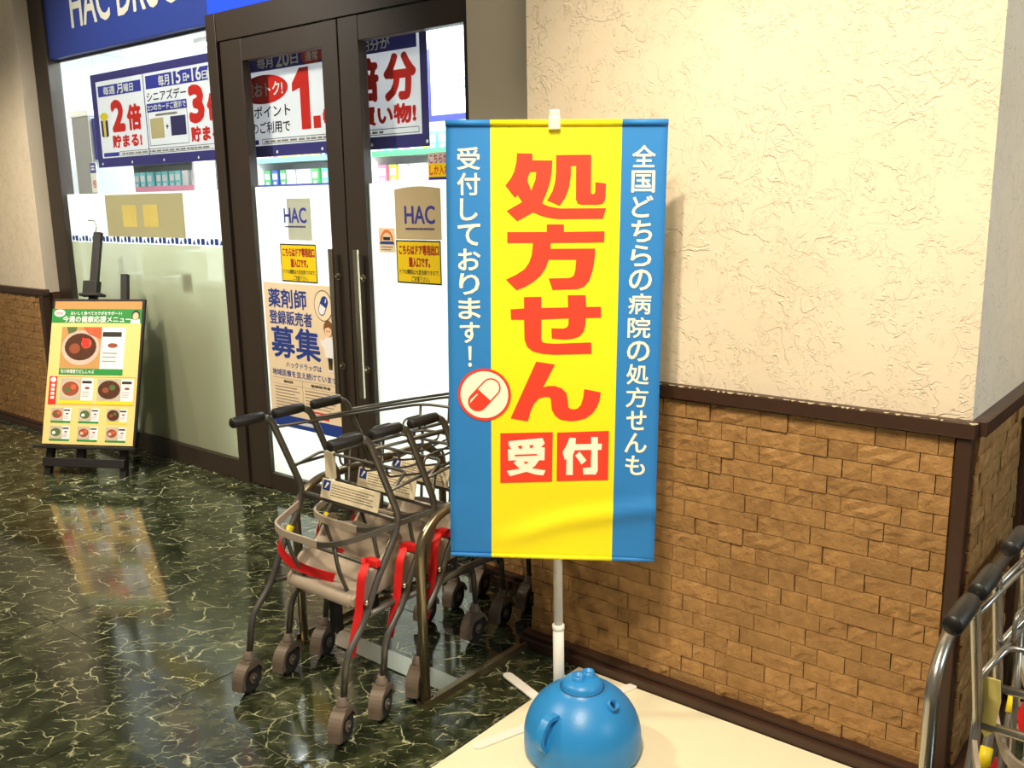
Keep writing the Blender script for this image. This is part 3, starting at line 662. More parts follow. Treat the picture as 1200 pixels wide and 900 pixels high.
for k in range(9):
    x = -5.86 + 0.355*k
    MB().tube([(x, 0.0015, 2.34), (x, 0.002, 2.95)], 0.0015, 5).build('hanging_cord', P_WHITE, hb)

cl = thing('shop_column', 'pale grey column inside the shop at the left window edge', 'column', (-6.68, 3.35, 0))
MB().box(-0.12, 0.14, 0, 0.3, 0, 2.16, 0.006).build('column_body', mat('column_grey', (150, 150, 154), 0.6, var=0.03), cl)
MB().box(-0.13, 0.15, -0.01, 0.31, 2.16, 2.20, 0.004).build('column_cap', SHOP_W, cl)
MB().box(0.14, 0.20, 0.02, 0.06, 1.86, 2.14).build('blue_panel', P_BLUE, cl)
t = thing('shelf_card', 'small white price card with blue top and red character beside the column', 'card', (-6.40, 3.25, 1.63))
MB().box(0, 0.085, 0, 0.003, 0, 0.20).build('card_sheet', P_WHITE, t); sheet(t, 'blue_top', 0.002, 0.13, 0.083, 0.198, -0.001, P_BLUE)
polys_part(t, 'fine_print', scribble(0.015, 0.145, 0.075, 0.185, 2, 0.6, 46), -0.0018, P_WHITE); letters(t, [('倍', 0.02, 0.03, 0.07, 0.085)], -0.001, INK_R, 0.02)
MB().tube([(0.043, 0.0015, 0.199), (0.043, 0.0015, 1.335)], 0.0015, 5).build('hanging_cord', P_WHITE, t)

# counter and things blurred by the film
ct = thing('counter', 'pale olive service counter standing behind the frosted window', 'counter', (-5.35, 3.13, 0))
MB().box(-0.50, 0.92, 0, 0.34, 0.0, 1.06, 0.005).build('counter_body', COUNTER, ct)
MB().box(-0.53, 0.95, -0.02, 0.36, 1.06, 1.10, 0.006).build('counter_top', SHOP_W, ct)
MB().box(-0.48, 0.90, -0.006, 0.0, 0.0, 0.08).build('plinth', INK_K, ct)
def crate(name, x, y, z, w, d, h, m, label, cat):
    t = thing(name, label, cat, (x, y, z)); b = MB(); s = 0.012
    b.box(-w/2, w/2, 0, d, 0, s); b.box(-w/2, w/2, 0, s, s, h); b.box(-w/2, w/2, d-s, d, s, h); b.box(-w/2, -w/2+s, s, d-s, s, h); b.box(w/2-s, w/2, s, d-s, s, h)
    b.build('crate_shell', m, t); r = MB()
    r.box(-w/2-0.006, w/2+0.006, -0.006, s, h, h+0.012); r.box(-w/2-0.006, w/2+0.006, d-s, d+0.006, h, h+0.012); r.box(-w/2-0.006, -w/2+s, s, d-s, h, h+0.012); r.box(w/2-s, w/2+0.006, s, d-s, h, h+0.012)
    r.build('crate_rim', m, t); return t
crate('storage_tray', -5.50, 3.14, 1.10, 0.26, 0.22, 0.13, INK_K, 'dark tray on the counter behind the frosted film', 'tray')
crate('document_tray', -5.05, 3.14, 1.10, 0.30, 0.22, 0.15, SHOP_W, 'white tray on the counter behind the frosted film', 'tray')
crate('card_tray', -4.60, 3.14, 1.10, 0.30, 0.22, 0.09, INK_K, 'low dark tray at the counter end behind the frosted film', 'tray')
t = thing('blue_card', 'small blue card stuck behind the frosted window film', 'card', (-4.87, 2.962, 1.06)); MB().box(0, 0.10, 0, 0.002, 0, 0.10).build('card_sheet', P_WHITE, t); sheet(t, 'blue_print', 0.01, 0.015, 0.09, 0.085, -0.001, B_BLUE)
t = thing('paper_poster', 'olive toned back of a paper poster stuck to the frosted window', 'poster', (-5.662, 2.9485, 1.352))
MB().box(0, 0.874, -0.001, 0.0, 0, 0.253).build('paper_sheet', film_mat('poster_back', (206, 200, 160), 0.35), t)
for x in (0.20, 0.44): sheet(t, 'yellow_square', x, 0.06, x+0.16, 0.19, -0.0016, mat('faded_yellow', (214, 196, 110), 0.6, var=0.15, vscale=8))

rk = thing('wire_rack', 'small wire display rack seen through the window beside the door', 'rack', (-5.52, 3.74, 0))
b = MB()
for i in range(9): b.tube([(-0.12+0.03*i, 0, 1.58), (-0.12+0.03*i, 0, 1.92-0.012*i)], 0.003, 5)
for j in range(8): b.tube([(-0.125, 0.004, 1.6+0.042*j), (0.125, 0.004, 1.6+0.042*j)], 0.003, 5)
b.build('wire_grid', INK_K, rk); b = MB(); b.tube([(-0.1, 0.01, 0.01), (-0.1, 0.01, 1.6)], 0.01, 8); b.tube([(0.1, 0.01, 0.01), (0.1, 0.01, 1.6)], 0.01, 8); b.box(-0.15, 0.15, -0.12, 0.16, 0, 0.02, 0.004); b.build('rack_stand', INK_K, rk)
MB().box(0.02, 0.09, 0.012, 0.05, 1.62, 1.80, 0.004).build('green_packet', mat('packet_green', (120, 180, 70), 0.4, var=0.1), rk)

# overhead sign panels deep in the shop
t = thing('overhead_sign', 'large white overhead sign with blue border and blue character inside the shop', 'sign', (-4.83, 5.0, 2.09))
MB().box(0, 1.6, 0, 0.04, 0, 0.62, 0.004).build('sign_board', SHOP_W, t); sheet(t, 'blue_border', 0, 0.0, 1.6, 0.045, -0.001, P_BLUE); sheet(t, 'blue_border', 0, 0.0, 0.03, 0.5, -0.0016, P_BLUE)
letters(t, [('お', 0.275, 0.21, 0.395, 0.335)], -0.001, mat('sign_letter_blue', (96, 128, 210), 0.5, var=0.02), 0.0)
for x in (0.2, 1.4): MB().tube([(x, 0.02, 0.6), (x, 0.02, 0.87)], 0.006, 6).build('hanging_rod', SHOP_W, t)
# wall shelving with coloured headers
def shelf_unit(name, x0, x1, y, label, hdr, hdrtext, ztop=2.16):
    t = thing(name, label, 'shelf', (x0, y, 0)); w = x1-x0
    MB().box(0, w, 0.40, 0.42, 0, ztop).build('back_panel', SHOP_W, t)
    for x in (0, w-0.03): MB().box(x, x+0.03, 0, 0.40, 0, ztop).build('upright', SHOP_W, t)
    for z in (0.08, 0.5, 0.9, 1.3, 1.66, 1.90): MB().box(0.03, w-0.03, 0.01, 0.40, z, z+0.02).build('shelf_board', SHOP_W, t)
    for z in (1.655, 1.895): MB().box(0.03, w-0.03, 0.0, 0.01, z, z+0.045).build('price_rail', hdr if z > 1.8 else (P_BLUE if hdr is HB else HP), t)
    h = MB().box(0, w, -0.02, 0.0, ztop-0.02, ztop+0.16, 0.003).build('header_panel', hdr, t)
    if hdrtext: letters(h, [(hdrtext, w*0.15, ztop+0.02, w*0.85, ztop+0.12)], -0.022, P_WHITE, 0.01)
    return t
HB = mat('header_aqua', (150, 214, 226), 0.5, var=0.03); HG = mat('header_green', (84, 196, 120), 0.5, var=0.03); HP = mat('header_pink', (240, 150, 180), 0.5, var=0.03)
shelf_unit('wall_shelf', -8.75, -7.25, 4.6, 'white shop shelf with pink rail seen through the left window', HP, '')
shelf_unit('wall_shelf', -7.5, -5.98, 5.4, 'white shop shelf with blue rail seen through the left glass door', HB, '')
shelf_unit('wall_shelf', -5.92, -4.40, 5.4, 'white shop shelf with green header right of the hanging banner', HG, 'ージ箱・サ')
cols = {'pink': (236, 130, 160), 'blue': (70, 100, 200), 'aqua': (130, 214, 220), 'green': (96, 190, 110), 'white': (240, 240, 240), 'yellow': (240, 216, 70)}
def package_mesh(w, h, m):
    b = MB(); b.box(-w/2, w/2, 0, 0.09, 0, h, 0.002); b.box(-w*0.4, w*0.4, -0.001, 0.0, h*0.45, h*0.8, mi=1); b.box(-w*0.25, w*0.25, -0.001, 0, h*0.15, h*0.3, mi=1)
    return b.mesh('product_box', [m, P_WHITE])
PKM = {c: package_mesh(0.085, 0.15, mat('package_'+c, v, 0.4, var=0.03)) for c, v in cols.items()}
rnd = random.Random(11)
ORD = ['first', 'second', 'third', 'fourth', 'fifth', 'sixth', 'seventh', 'eighth', 'ninth', 'tenth', 'eleventh', 'twelfth']
for sx, sy, n, where in ((-8.66, 4.64, 12, 'behind the left window'), (-7.41, 5.44, 12, 'behind the left glass door'), (-5.83, 5.44, 12, 'behind the right glass door')):
    for z in (1.68, 1.92):
        pool = ['white', 'aqua'] if 'window' in where else list(cols)
        c = rnd.choice(pool); k = 0
        while k < n:
            if rnd.random() < 0.4: c = rnd.choice(pool)
            o = link('product_box', PKM[c]); o.location = (sx+0.118*k, sy+rnd.uniform(0, 0.03), z)
            row = 'top' if z > 1.8 else 'second'
            tag(o, f'{c} product box, {ORD[k]} from left, {row} shelf {where}', 'box', f'boxes on the {row} shelf {where}'); k += 1
# ceiling light fixtures in the shop
TUBE = mat('lamp_tube', (250, 252, 255), 0.4, emit=6.0)
for k, (x, y) in enumerate([(-5.3, 3.6), (-3.6, 3.6), (-5.3, 5.0), (-3.6, 5.0), (-7.0, 5.0), (-5.3, 6.9), (-3.6, 6.9)]):
    t = thing('ceiling_light', 'white twin-tube shop ceiling light ' + ['over the olive counter', 'just inside the glass doors', 'over the aqua header shelf', 'over the green header shelf', 'over the pink header shelf', 'far back on the left', 'far back on the right'][k], 'light', (x, y, 2.96), 0, 'shop ceiling lights')
    MB().box(-0.6, 0.6, -0.09, 0.09, -0.035, 0.0, 0.004).build('fixture_body', SHOP_W, t)
    for s in (-0.045, 0.045): MB().tube([(-0.57, s, -0.05), (0.57, s, -0.05)], 0.014, 8).build('light_tube', TUBE, t)

# ------------------------------------------------------------------ cream floor mat
tag(MB().box(-1.646, -0.58, 0.6, 2.334, 0.0002, 0.005, 0.001).build('floor_mat', MAT_W), 'smooth cream floor sheet laid under the blue water tank', 'mat')

# ------------------------------------------------------------------ promotional banner stand
bs = thing('banner_stand', 'tall yellow and blue banner with red characters on a white pole stand', 'banner', (-1.522, 2.055, 0.0), R(34.9))
MB().tube([(0, 0, 0.02), (0, 0, 0.30)], 0.0165, 14).build('lower_pole', WHITE, bs)
MB().lathe([(0.0165, 0.285), (0.0185, 0.29), (0.0185, 0.302), (0.0135, 0.304)], (0, 0, 0), 16).build('pole_collar', WHITE, bs)
MB().tube([(0, 0, 0.30), (0, 0, 1.775)], 0.0135, 14).build('upper_pole', WHITE, bs)
for a in (72.2, 162.2, 252.2, 342.2):
    aa = R(a - 34.9); d_ = Vector((math.cos(aa), math.sin(aa), 0)); s_ = Vector((-d_.y, d_.x, 0))
    b = MB(); vs = []
    pl = [d_*0.01 + s_*0.017, d_*0.28 + s_*0.017] + [d_*(0.285+0.018*math.cos(R(t))) + s_*0.017*math.sin(R(t)) for t in (60, 30, 0, -30, -60)] + [d_*0.28 - s_*0.017, d_*0.01 - s_*0.017]
    b.prism([(p.x, p.y) for p in pl], 0.0055, 0.010, plane='xy'); b.build('base_leg', WHITE, bs)
MB().lathe([(0, 0.010), (0.0185, 0.010), (0.0185, 0.03), (0.017, 0.032), (0, 0.032)], (0, 0, 0), 20).build('base_hub', WHITE, bs)
# local flag frame: x across, z down from the top edge, leaning 1 degree
RHO = R(1.035)
fg = link('flag', None, bs); fg.location = (0.004, -0.02, 1.745); fg.rotation_euler = (0, RHO, 0)
def wave(x, z):
    d = -z/1.228
    y = 0.0016*math.sin(5*x + 3*d) * min(1, d*2)
    if d > 0.82:
        k = (d-0.82)/0.18; ridge = -0.925 + 0.05*math.tanh((x+0.02)*9)*1.0
        y += -0.013*math.exp(-((d*-1 - ridge + 0.01*math.sin(14*x))/0.020)**2)*min(1, max(0.0, (x+0.2)*6)) + 0.006*math.sin(math.pi*k)*math.sin(6*x+1.0)
    if x > 0.17: y += -0.004*max(0, d-0.6)*(x-0.17)/0.12*6*math.sin(9*d)
    return y
def onflag(off):
    return lambda v: Vector((v.x, v.y + wave(v.x, v.z) - off, v.z))
bm = bmesh.new()
xs = [-0.2945 + 0.12*k/6 for k in range(6)] + [-0.1745 + 0.3490*k/16 for k in range(16)] + [0.1745 + 0.12*k/6 for k in range(7)]
zs = [-1.226*k/72 for k in range(73)]
gr = [[bm.verts.new((x, wave(x, z), z)) for x in xs] for z in zs]
for j in range(72):
    for i in range(len(xs)-1):
        f = bm.faces.new((gr[j][i], gr[j+1][i], gr[j+1][i+1], gr[j][i+1])); f.smooth = True
        f.material_index = 0 if -0.1746 < (xs[i]+xs[i+1])/2 < 0.1746 else 1
me = bpy.data.meshes.new('flag_cloth'); bm.to_mesh(me); bm.free(); me.materials.append(B_YEL); me.materials.append(B_BLUE)
cloth = link('flag_cloth', me, bs); cloth.location = fg.location; cloth.rotation_euler = fg.rotation_euler
md = cloth.modifiers.new('thickness', 'SOLIDIFY'); md.thickness = 0.0006; md.offset = -1
bpy.data.objects.remove(fg)
def flag_child(o): o.parent = cloth; return o
def glyphs(name, outlines, off, m, holes=()):
    """print traced as outlines in millimetres on the flag, cut fine so that it follows the cloth"""
    bm = bmesh.new()
    for k, poly in enumerate(outlines):
        loops = [poly] + ([holes[k]] if k < len(holes) and holes[k] else [])
        pts = [Vector((x/1000, z/1000, 0)) for lp in loops for x, z in lp]
        vs = [bm.verts.new((p.x, 0, p.y)) for p in pts]
        for tri in tessellate_polygon([[Vector((x/1000, z/1000, 0)) for x, z in lp] for lp in loops]):
            try: bm.faces.new([vs[i] for i in tri])
            except ValueError: pass
    xs = [v.co.x for v in bm.verts]; zs = [v.co.z for v in bm.verts]
    for ax, lo, hi in ((0, min(xs), max(xs)), (2, min(zs), max(zs))):
        c = lo + 0.03
        while c < hi:
            p = [0, 0, 0]; p[ax] = c; nn = [0, 0, 0]; nn[ax] = 1
            bmesh.ops.bisect_plane(bm, geom=bm.verts[:]+bm.edges[:]+bm.faces[:], plane_co=p, plane_no=nn); c += 0.03
    tf = onflag(off)
    for v in bm.verts: v.co = tf(v.co)
    for f in bm.faces:
        f.normal_update()
        if f.normal.y > 0: f.normal_flip()
    me = bpy.data.meshes.new(name); bm.to_mesh(me); bm.free(); me.materials.append(m)
    return link(name, me, cloth)
SHO1 = [(-103.0, -82.2), (-61.5, -83.0), (-61.4, -100.5), (-8.3, -101.3), (-9.1, -123.0), (-13.1, -154.2), (-21.7, -182.0), (-35.0, -213.5), (-17.8, -221.2), (12.6, -226.8), (137.0, -225.8), (128.8, -253.8), (11.2, -254.9), (-10.3, -252.8), (-35.5, -246.9), (-58.8, -237.5), (-101.9, -260.9), (-130.7, -233.8), (-88.7, -210.1), (-100.9, -191.9), (-108.1, -198.9), (-134.3, -166.4), (-120.0, -149.0), (-110.4, -129.9), (-104.7, -105.7)]
SHO1H = [(-67.6, -130.9), (-51.3, -130.9), (-53.3, -150.7), (-64.5, -179.6), (-74.6, -154.2), (-71.8, -140.3)]
SHO2 = [(1.1, -87.2), (94.8, -86.4), (95.5, -185.4), (99.1, -188.9), (104.4, -188.2), (106.8, -183.6), (107.0, -157.6), (135.7, -161.1), (134.6, -192.3), (133.1, -206.2), (126.2, -215.0), (113.8, -216.7), (71.2, -216.8), (60.5, -213.3), (55.4, -202.9), (54.8, -115.1), (41.4, -115.1), (41.1, -143.8), (36.8, -171.5), (28.3, -195.9), (12.5, -219.7), (-21.5, -205.8), (-7.5, -182.0), (-0.6, -157.7), (1.6, -129.9)]
HO = [(-22.0, -269.1), (24.6, -269.0), (24.8, -289.1), (134.1, -286.9), (133.6, -316.3), (-10.4, -318.8), (-11.0, -334.5), (109.7, -333.1), (109.3, -353.0), (106.9, -374.5), (103.0, -396.0), (94.4, -421.3), (82.0, -435.9), (64.1, -443.3), (-4.8, -446.1), (-15.3, -415.0), (41.9, -413.1), (52.7, -407.2), (56.8, -392.8), (58.5, -363.3), (-15.8, -363.8), (-23.5, -386.1), (-37.9, -407.9), (-59.5, -426.2), (-81.4, -439.1), (-103.2, -447.7), (-132.5, -418.8), (-103.3, -404.8), (-81.5, -390.1), (-68.9, -372.0), (-61.8, -350.4), (-59.1, -319.0), (-128.9, -319.4), (-128.9, -290.1), (-21.8, -289.3)]
SE = [(-82.7, -466.5), (-35.2, -465.3), (-35.0, -496.0), (38.7, -493.8), (37.1, -460.3), (86.0, -459.8), (88.4, -492.2), (128.3, -491.1), (129.6, -521.1), (87.8, -522.2), (86.7, -541.7), (82.3, -560.2), (71.5, -573.3), (55.2, -579.8), (33.2, -583.0), (-5.3, -580.6), (-6.7, -552.4), (25.5, -552.8), (35.7, -549.7), (40.0, -542.3), (40.5, -523.9), (-34.8, -527.6), (-34.3, -583.9), (-31.0, -591.3), (-21.7, -594.1), (4.0, -595.3), (104.0, -590.3), (104.6, -622.2), (4.3, -625.9), (-28.9, -624.1), (-56.6, -617.7), (-73.3, -604.9), (-80.8, -584.5), (-82.5, -528.9), (-118.5, -529.3), (-119.6, -500.6), (-82.6, -498.0)]
NN = [(-47.9, -646.3), (3.9, -653.8), (-28.1, -719.3), (-13.3, -715.2), (5.3, -714.9), (23.9, -721.4), (37.0, -734.5), (41.4, -755.3), (43.1, -774.4), (48.8, -780.0), (58.1, -781.0), (69.2, -778.5), (78.3, -768.0), (84.3, -747.0), (86.8, -722.3), (133.1, -730.9), (129.9, -753.8), (122.9, -772.9), (110.3, -792.2), (92.0, -806.0), (69.7, -813.0), (47.4, -814.9), (21.2, -811.2), (6.2, -800.0), (-3.3, -782.9), (-6.2, -752.4), (-11.1, -746.4), (-24.2, -746.6), (-39.0, -751.0), (-52.0, -764.6), (-61.3, -784.0), (-70.5, -818.0), (-119.3, -810.1)]
TSUKE = [[(47.5, -863.0), (65.4, -863.5), (63.8, -896.8), (57.6, -914.8), (58.4, -972.1), (39.5, -972.5), (39.7, -924.1), (35.0, -928.7), (28.7, -905.6), (38.0, -888.5)],
         [(108.1, -859.5), (127.2, -859.1), (127.6, -878.6), (139.1, -878.3), (137.8, -896.5), (127.5, -896.7), (128.7, -957.8), (123.0, -969.2), (88.6, -970.0), (86.5, -950.7), (108.8, -948.4), (109.6, -897.1), (62.6, -899.5), (63.1, -881.7), (108.4, -879.9)],
         [(76.8, -903.2), (96.5, -928.2), (82.9, -941.0), (64.1, -914.6)]]
UKE = [(-125.8, -877.3), (-28.8, -865.5), (-22.2, -881.8), (-32.9, -892.2), (-22.1, -893.3), (-22.7, -930.9), (-37.8, -931.2), (-49.8, -948.6), (-58.4, -955.5), (-19.4, -960.4), (-25.8, -975.9), (-49.7, -973.3), (-73.6, -966.2), (-121.4, -980.9), (-130.1, -964.9), (-93.1, -957.7), (-110.5, -941.0), (-101.9, -932.7), (-125.7, -934.1), (-127.1, -901.0), (-117.1, -899.9), (-124.5, -889.8)]
UKEX = [[(-98.9, -890.5), (-86.0, -888.9), (-86.8, -897.9), (-94.6, -898.0)], [(-66.1, -887.6), (-53.2, -886.0), (-57.5, -895.0), (-63.1, -896.0)], [(-107.1, -916.2), (-43.6, -912.5), (-43.5, -917.0), (-107.1, -921.1)], [(-82.4, -936.7), (-67.2, -935.5), (-75.8, -943.8)]]
glyphs('red_character', [SHO1, SHO2], 0.0012, B_RED, [SHO1H])
glyphs('red_character', [HO], 0.0012, B_RED); glyphs('red_character', [SE], 0.0012, B_RED); glyphs('red_character', [NN], 0.0012, B_RED)
glyphs('red_square', [[(-148.7, -854.6), (0.2, -848.0), (-0.5, -993.8), (-148.9, -1001.5)]], 0.0012, B_RED)
glyphs('red_square', [[(12.6, -849.1), (157.9, -840.9), (158.5, -984.9), (12.5, -992.1)]], 0.0012, B_RED)
glyphs('white_character', [UKE], 0.0020, B_CRM); glyphs('character_counter', UKEX, 0.0026, B_RED); glyphs('white_character', TSUKE, 0.0020, B_CRM)
mm = lambda P: [(x*1000, z*1000) for x, z in P]
glyphs('red_ring', [mm(ell(-0.1936, -0.7431, 0.0755, 0.0755, 40))], 0.0018, B_RED)
glyphs('ring_inside', [mm(ell(-0.1936, -0.7431, 0.0675, 0.0675, 40))], 0.0024, B_CRM)
ca = math.degrees(math.atan2(-0.7218+0.7645, -0.1742+0.2131)); cx_, cz_ = -0.1937, -0.7431
glyphs('capsule_outline', [mm(capsule(cx_, cz_, 0.056, 0.0275, ca, None, 12))], 0.0030, B_RED)
glyphs('capsule_inside', [mm(capsule(cx_, cz_, 0.056, 0.0232, ca, 1, 12))], 0.0036, B_CRM)
glyphs('capsule_glint', [[(-235, -768), (-231, -764), (-211, -741), (-215, -741), (-232, -757)]], 0.0036, B_CRM)
letters(cloth, column('受付しております！', -0.2335, -0.062, -0.668, 0.062, 0.88), 0, B_CRM, 0.016, 'vertical_lettering', onflag(0.0012))
letters(cloth, column('全国どちらの病院の処方せんも', 0.2335, -0.058, -0.972, 0.062, 0.88), 0, B_CRM, 0.016, 'vertical_lettering', onflag(0.0012))
# sleeve rods and clip
def flagrod(name, z, r, m, x0=-0.295, x1=0.295):
    o = MB().tube([(x0, 0, 0), (x1, 0, 0)], r, 12).build(name, m, bs); o.location = (0.004 + math.sin(RHO)*z, -0.021, 1.745 + math.cos(RHO)*z); o.rotation_euler = (0, RHO, 0); return o
flagrod('top_sleeve', -0.004, 0.0085, B_BLUE, -0.2945, -0.1745); flagrod('top_sleeve', -0.004, 0.0085, B_YEL, -0.1745, 0.1745); flagrod('top_sleeve', -0.004, 0.0085, B_BLUE, 0.1745, 0.2945)
flagrod('bottom_hem', -1.222, 0.006, B_BLUE, -0.2945, -0.1745); flagrod('bottom_hem', -1.222, 0.006, B_YEL, -0.1745, 0.1745); flagrod('bottom_hem', -1.222, 0.006, B_BLUE, 0.1745, 0.2945)
b = MB(); b.box(-0.016, 0.016, -0.034, 0.018, 1.722, 1.758, 0.004); b.box(-0.010, 0.010, -0.026, 0.012, 1.758, 1.775, 0.004); b.build('pole_clip', mat('clear_clip', (240, 232, 200), 0.25, var=0.02), bs)

# ------------------------------------------------------------------ blue water tank

tk = thing('water_tank', 'round blue plastic water tank weight at the foot of the banner', 'tank', (-1.366, 1.955, 0.0105), R(39))
prof = [(0, 0.0), (0.158, 0.0), (0.165, 0.006), (0.166, 0.02), (0.1655, 0.062), (0.162, 0.082), (0.153, 0.107), (0.140, 0.130), (0.122, 0.151), (0.100, 0.170), (0.077, 0.184), (0.0595, 0.191), (0.0585, 0.194), (0.057, 0.202), (0.050, 0.210), (0.038, 0.215), (0.02, 0.2175), (0, 0.218)]
MB().lathe(prof, seg=56).build('tank_body', TANK, tk)
MB().lathe([(0.0625, 0.1893), (0.0615, 0.1912), (0.0585, 0.1918)], seg=40).build('seam_ring', TANK_D, tk)
def spout(loc, h, r, tilt=(0, 0, 0)):
    o = MB().lathe([(r, -0.014), (r, h), (r-0.0035, h), (r-0.0035, 0.001), (0, 0.001)], seg=24).build('spout', TANK, tk); o.location = loc; o.rotation_euler = tilt
    MB().lathe([(0, 0.0015), (r-0.0036, 0.0015)], seg=20).build('spout_hole', TANK_D, o); return o
spout((-0.012, -0.010, 0.2165), 0.014, 0.0165); spout((0.018, 0.012, 0.2165), 0.014, 0.0165)
spout((0.074, -0.070, 0.168), 0.018, 0.0155, (R(34), R(30), 0))
b = MB()
hp = [(-0.078, -0.092, 0.155), (-0.102, -0.112, 0.158), (-0.120, -0.132, 0.132), (-0.128, -0.140, 0.100), (-0.112, -0.122, 0.070)]
b.ribbon(fillet(hp, 0.03, 4), 0.024, 0.012, side=(0.72, -0.69, 0)); b.build('handle', TANK, tk)

# ------------------------------------------------------------------ shopping carts
def make_cart(tube_m, wire_m, label, group):
    """cart seen from the pushing side: two grips, tapering frame, child seat, four casters"""
    c = thing('shopping_cart', label, 'shopping cart', (0, 0, 0), 0, group); w = 0.2275
    for s in (-1, 1):
        side = [(s*w, 0.13, 0.889), (s*w, 0.165, 0.872), (s*w, 0.215, 0.752), (s*w, 0.270, 0.618), (s*w*0.995, 0.252, 0.56), (s*w*0.99, 0.17, 0.44), (s*w*0.99, 0.115, 0.33), (s*w*0.995, 0.040, 0.252), (s*w, 0.022, 0.135)]
        MB().tube(fillet(side, 0.035, 5), 0.0115, 10, flat=0.8).build('side_tube', tube_m, c)
        g = MB(); g.lathe([(0, -0.002), (0.0135, 0.0), (0.0165, 0.004), (0.0168, 0.09), (0.0155, 0.112), (0.0125, 0.116), (0, 0.116)], (s*w, 0.02, 0.889), 16, 'y'); g.build('grip', GRIP, c)
        # lower frame running forward to the front caster
        low = [(s*w*0.97, 0.13, 0.345), (s*0.19, 0.30, 0.335), (s*0.135, 0.66, 0.29), (s*0.118, 0.715, 0.27), (s*0.118, 0.725, 0.13)]
        MB().tube(fillet(low, 0.03, 4), 0.010, 8).build('lower_tube', tube_m, c)
        # seat strut
        MB().tube(fillet([(s*0.118, 0.105, 0.55), (s*0.112, 0.125, 0.46), (s*0.10, 0.165, 0.375)], 0.03, 3), 0.0065, 8).build('seat_strut', tube_m, c)
    def caster(x, y, rz):
        k = link('caster', None, c)
        f = MB(); A = list(range(10, 203, 12))
        def pa(r, a): return (r*math.cos(R(a)), 0.0502 + r*math.sin(R(a)))
        for a0, a1 in zip(A, A[1:]):
            f.prism([pa(0.0525, a0), pa(0.0575, a0), pa(0.0575, a1), pa(0.0525, a1)], -0.0215, 0.0215, 'yz')
            for x0, x1 in ((-0.0215, -0.0170), (0.0170, 0.0215)): f.prism([pa(0.045, a0), pa(0.0525, a0), pa(0.0525, a1), pa(0.045, a1)], x0, x1, 'yz')
        f.prism([(-0.062, 0.030), (-0.052, 0.030), (-0.050, 0.046), (-0.060, 0.050)], -0.020, 0.020, 'yz')
        f.prism([(-0.030, 0.085), (0.030, 0.085), (0.020, 0.110), (-0.016, 0.112)], -0.0205, 0.0205, 'yz')
        for x0, x1 in ((-0.0195, -0.0160), (0.0160, 0.0195)): f.prism([pa(0.017, q) for q in range(0, 360, 24)], x0, x1, 'yz')
        f.lathe([(0.016, 0.104), (0.019, 0.108), (0.019, 0.122), (0.013, 0.126), (0.013, 0.14), (0, 0.14)], (0, 0.006, 0), 16)
        me_f = f.mesh('caster_fork', CASTER)
        wl_ = MB(); wl_.lathe([(0, -0.014), (0.030, -0.014), (0.034, -0.015), (0.046, -0.014), (0.0495, -0.009), (0.050, 0), (0.0495, 0.009), (0.046, 0.014), (0.034, 0.015), (0.030, 0.014), (0, 0.014)], (0, 0.0, 0.0502), 24, 'x'); me_w = wl_.mesh('wheel', TYRE)
        hb_ = MB(); hb_.lathe([(0, -0.026), (0.007, -0.026), (0.007, 0.026), (0, 0.026)], (0, 0, 0.0502), 10, 'x'); me_h = hb_.mesh('axle', tube_m)
        bpy.data.objects.remove(k)
        for nm, me in (('caster_fork', me_f), ('wheel', me_w), ('axle', me_h)):
            o = link(nm, me, c); o.location = (x, y, 0); o.rotation_euler = (0, 0, rz)
    caster(-w, 0.012, R(16)); caster(w, 0.012, R(24)); caster(-0.118, 0.715, R(10)); caster(0.118, 0.715, R(6))
    # top rail: a long loop for the hand basket
    b = MB()
    top = [(-w, 0.185, 0.845), (-w+0.012, 0.45, 0.832), (-0.185, 0.80, 0.812), (0, 0.835, 0.808), (0.185, 0.80, 0.812), (w-0.012, 0.45, 0.832), (w, 0.185, 0.845)]
    b.tube(fillet(top, 0.06, 5), 0.0052, 8); b.build('top_rail', wire_m, c)
    ring = [(-w, 0.238, 0.705), (-0.205, 0.45, 0.715), (-0.17, 0.78, 0.722), (0.17, 0.78, 0.722), (0.205, 0.45, 0.715), (w, 0.238, 0.705)]
    MB().tube(fillet(ring, 0.05, 4), 0.0055, 8).build('basket_rail', wire_m, c)
    MB().tube(fillet([(-w, 0.238, 0.70), (-0.20, 0.335, 0.735), (0.20, 0.335, 0.735), (w, 0.238, 0.70)], 0.02, 3), 0.0052, 8).build('basket_stop', wire_m, c)
    for x in (-0.11, 0.0, 0.11):
        MB().tube(fillet([(x, 0.335, 0.735), (x, 0.34, 0.70), (x*0.95, 0.55, 0.665), (x*0.8, 0.775, 0.70), (x*0.8, 0.78, 0.722)], 0.03, 3), 0.0038, 6).build('basket_wire', wire_m, c)
    for s in (-1, 1):
        MB().tube(fillet([(s*0.205, 0.40, 0.715), (s*0.205, 0.41, 0.765), (s*0.197, 0.50, 0.768), (s*0.197, 0.51, 0.715)], 0.02, 4), 0.0042, 6).build('basket_hook', wire_m, c)
        MB().tube([(s*0.203, 0.46, 0.715), (s*0.185, 0.40, 0.345)], 0.0052, 8).build('upright_rod', wire_m, c)
        MB().tube([(s*0.171, 0.765, 0.722), (s*0.185, 0.79, 0.812)], 0.0048, 8).build('front_rod', wire_m, c)
        MB().tube([(s*0.165, 0.775, 0.722), (s*0.125, 0.70, 0.283)], 0.0055, 8).build('front_post', wire_m, c)
    # lower tray of crossing wires
    b = MB()
    for k in range(7):
        x0 = -0.165+0.055*k; b.tube([(x0, 0.32, 0.325), (x0*0.72, 0.67, 0.288)], 0.0032, 6)
    b.build('tray_wires', wire_m, c)['kind'] = 'stuff'
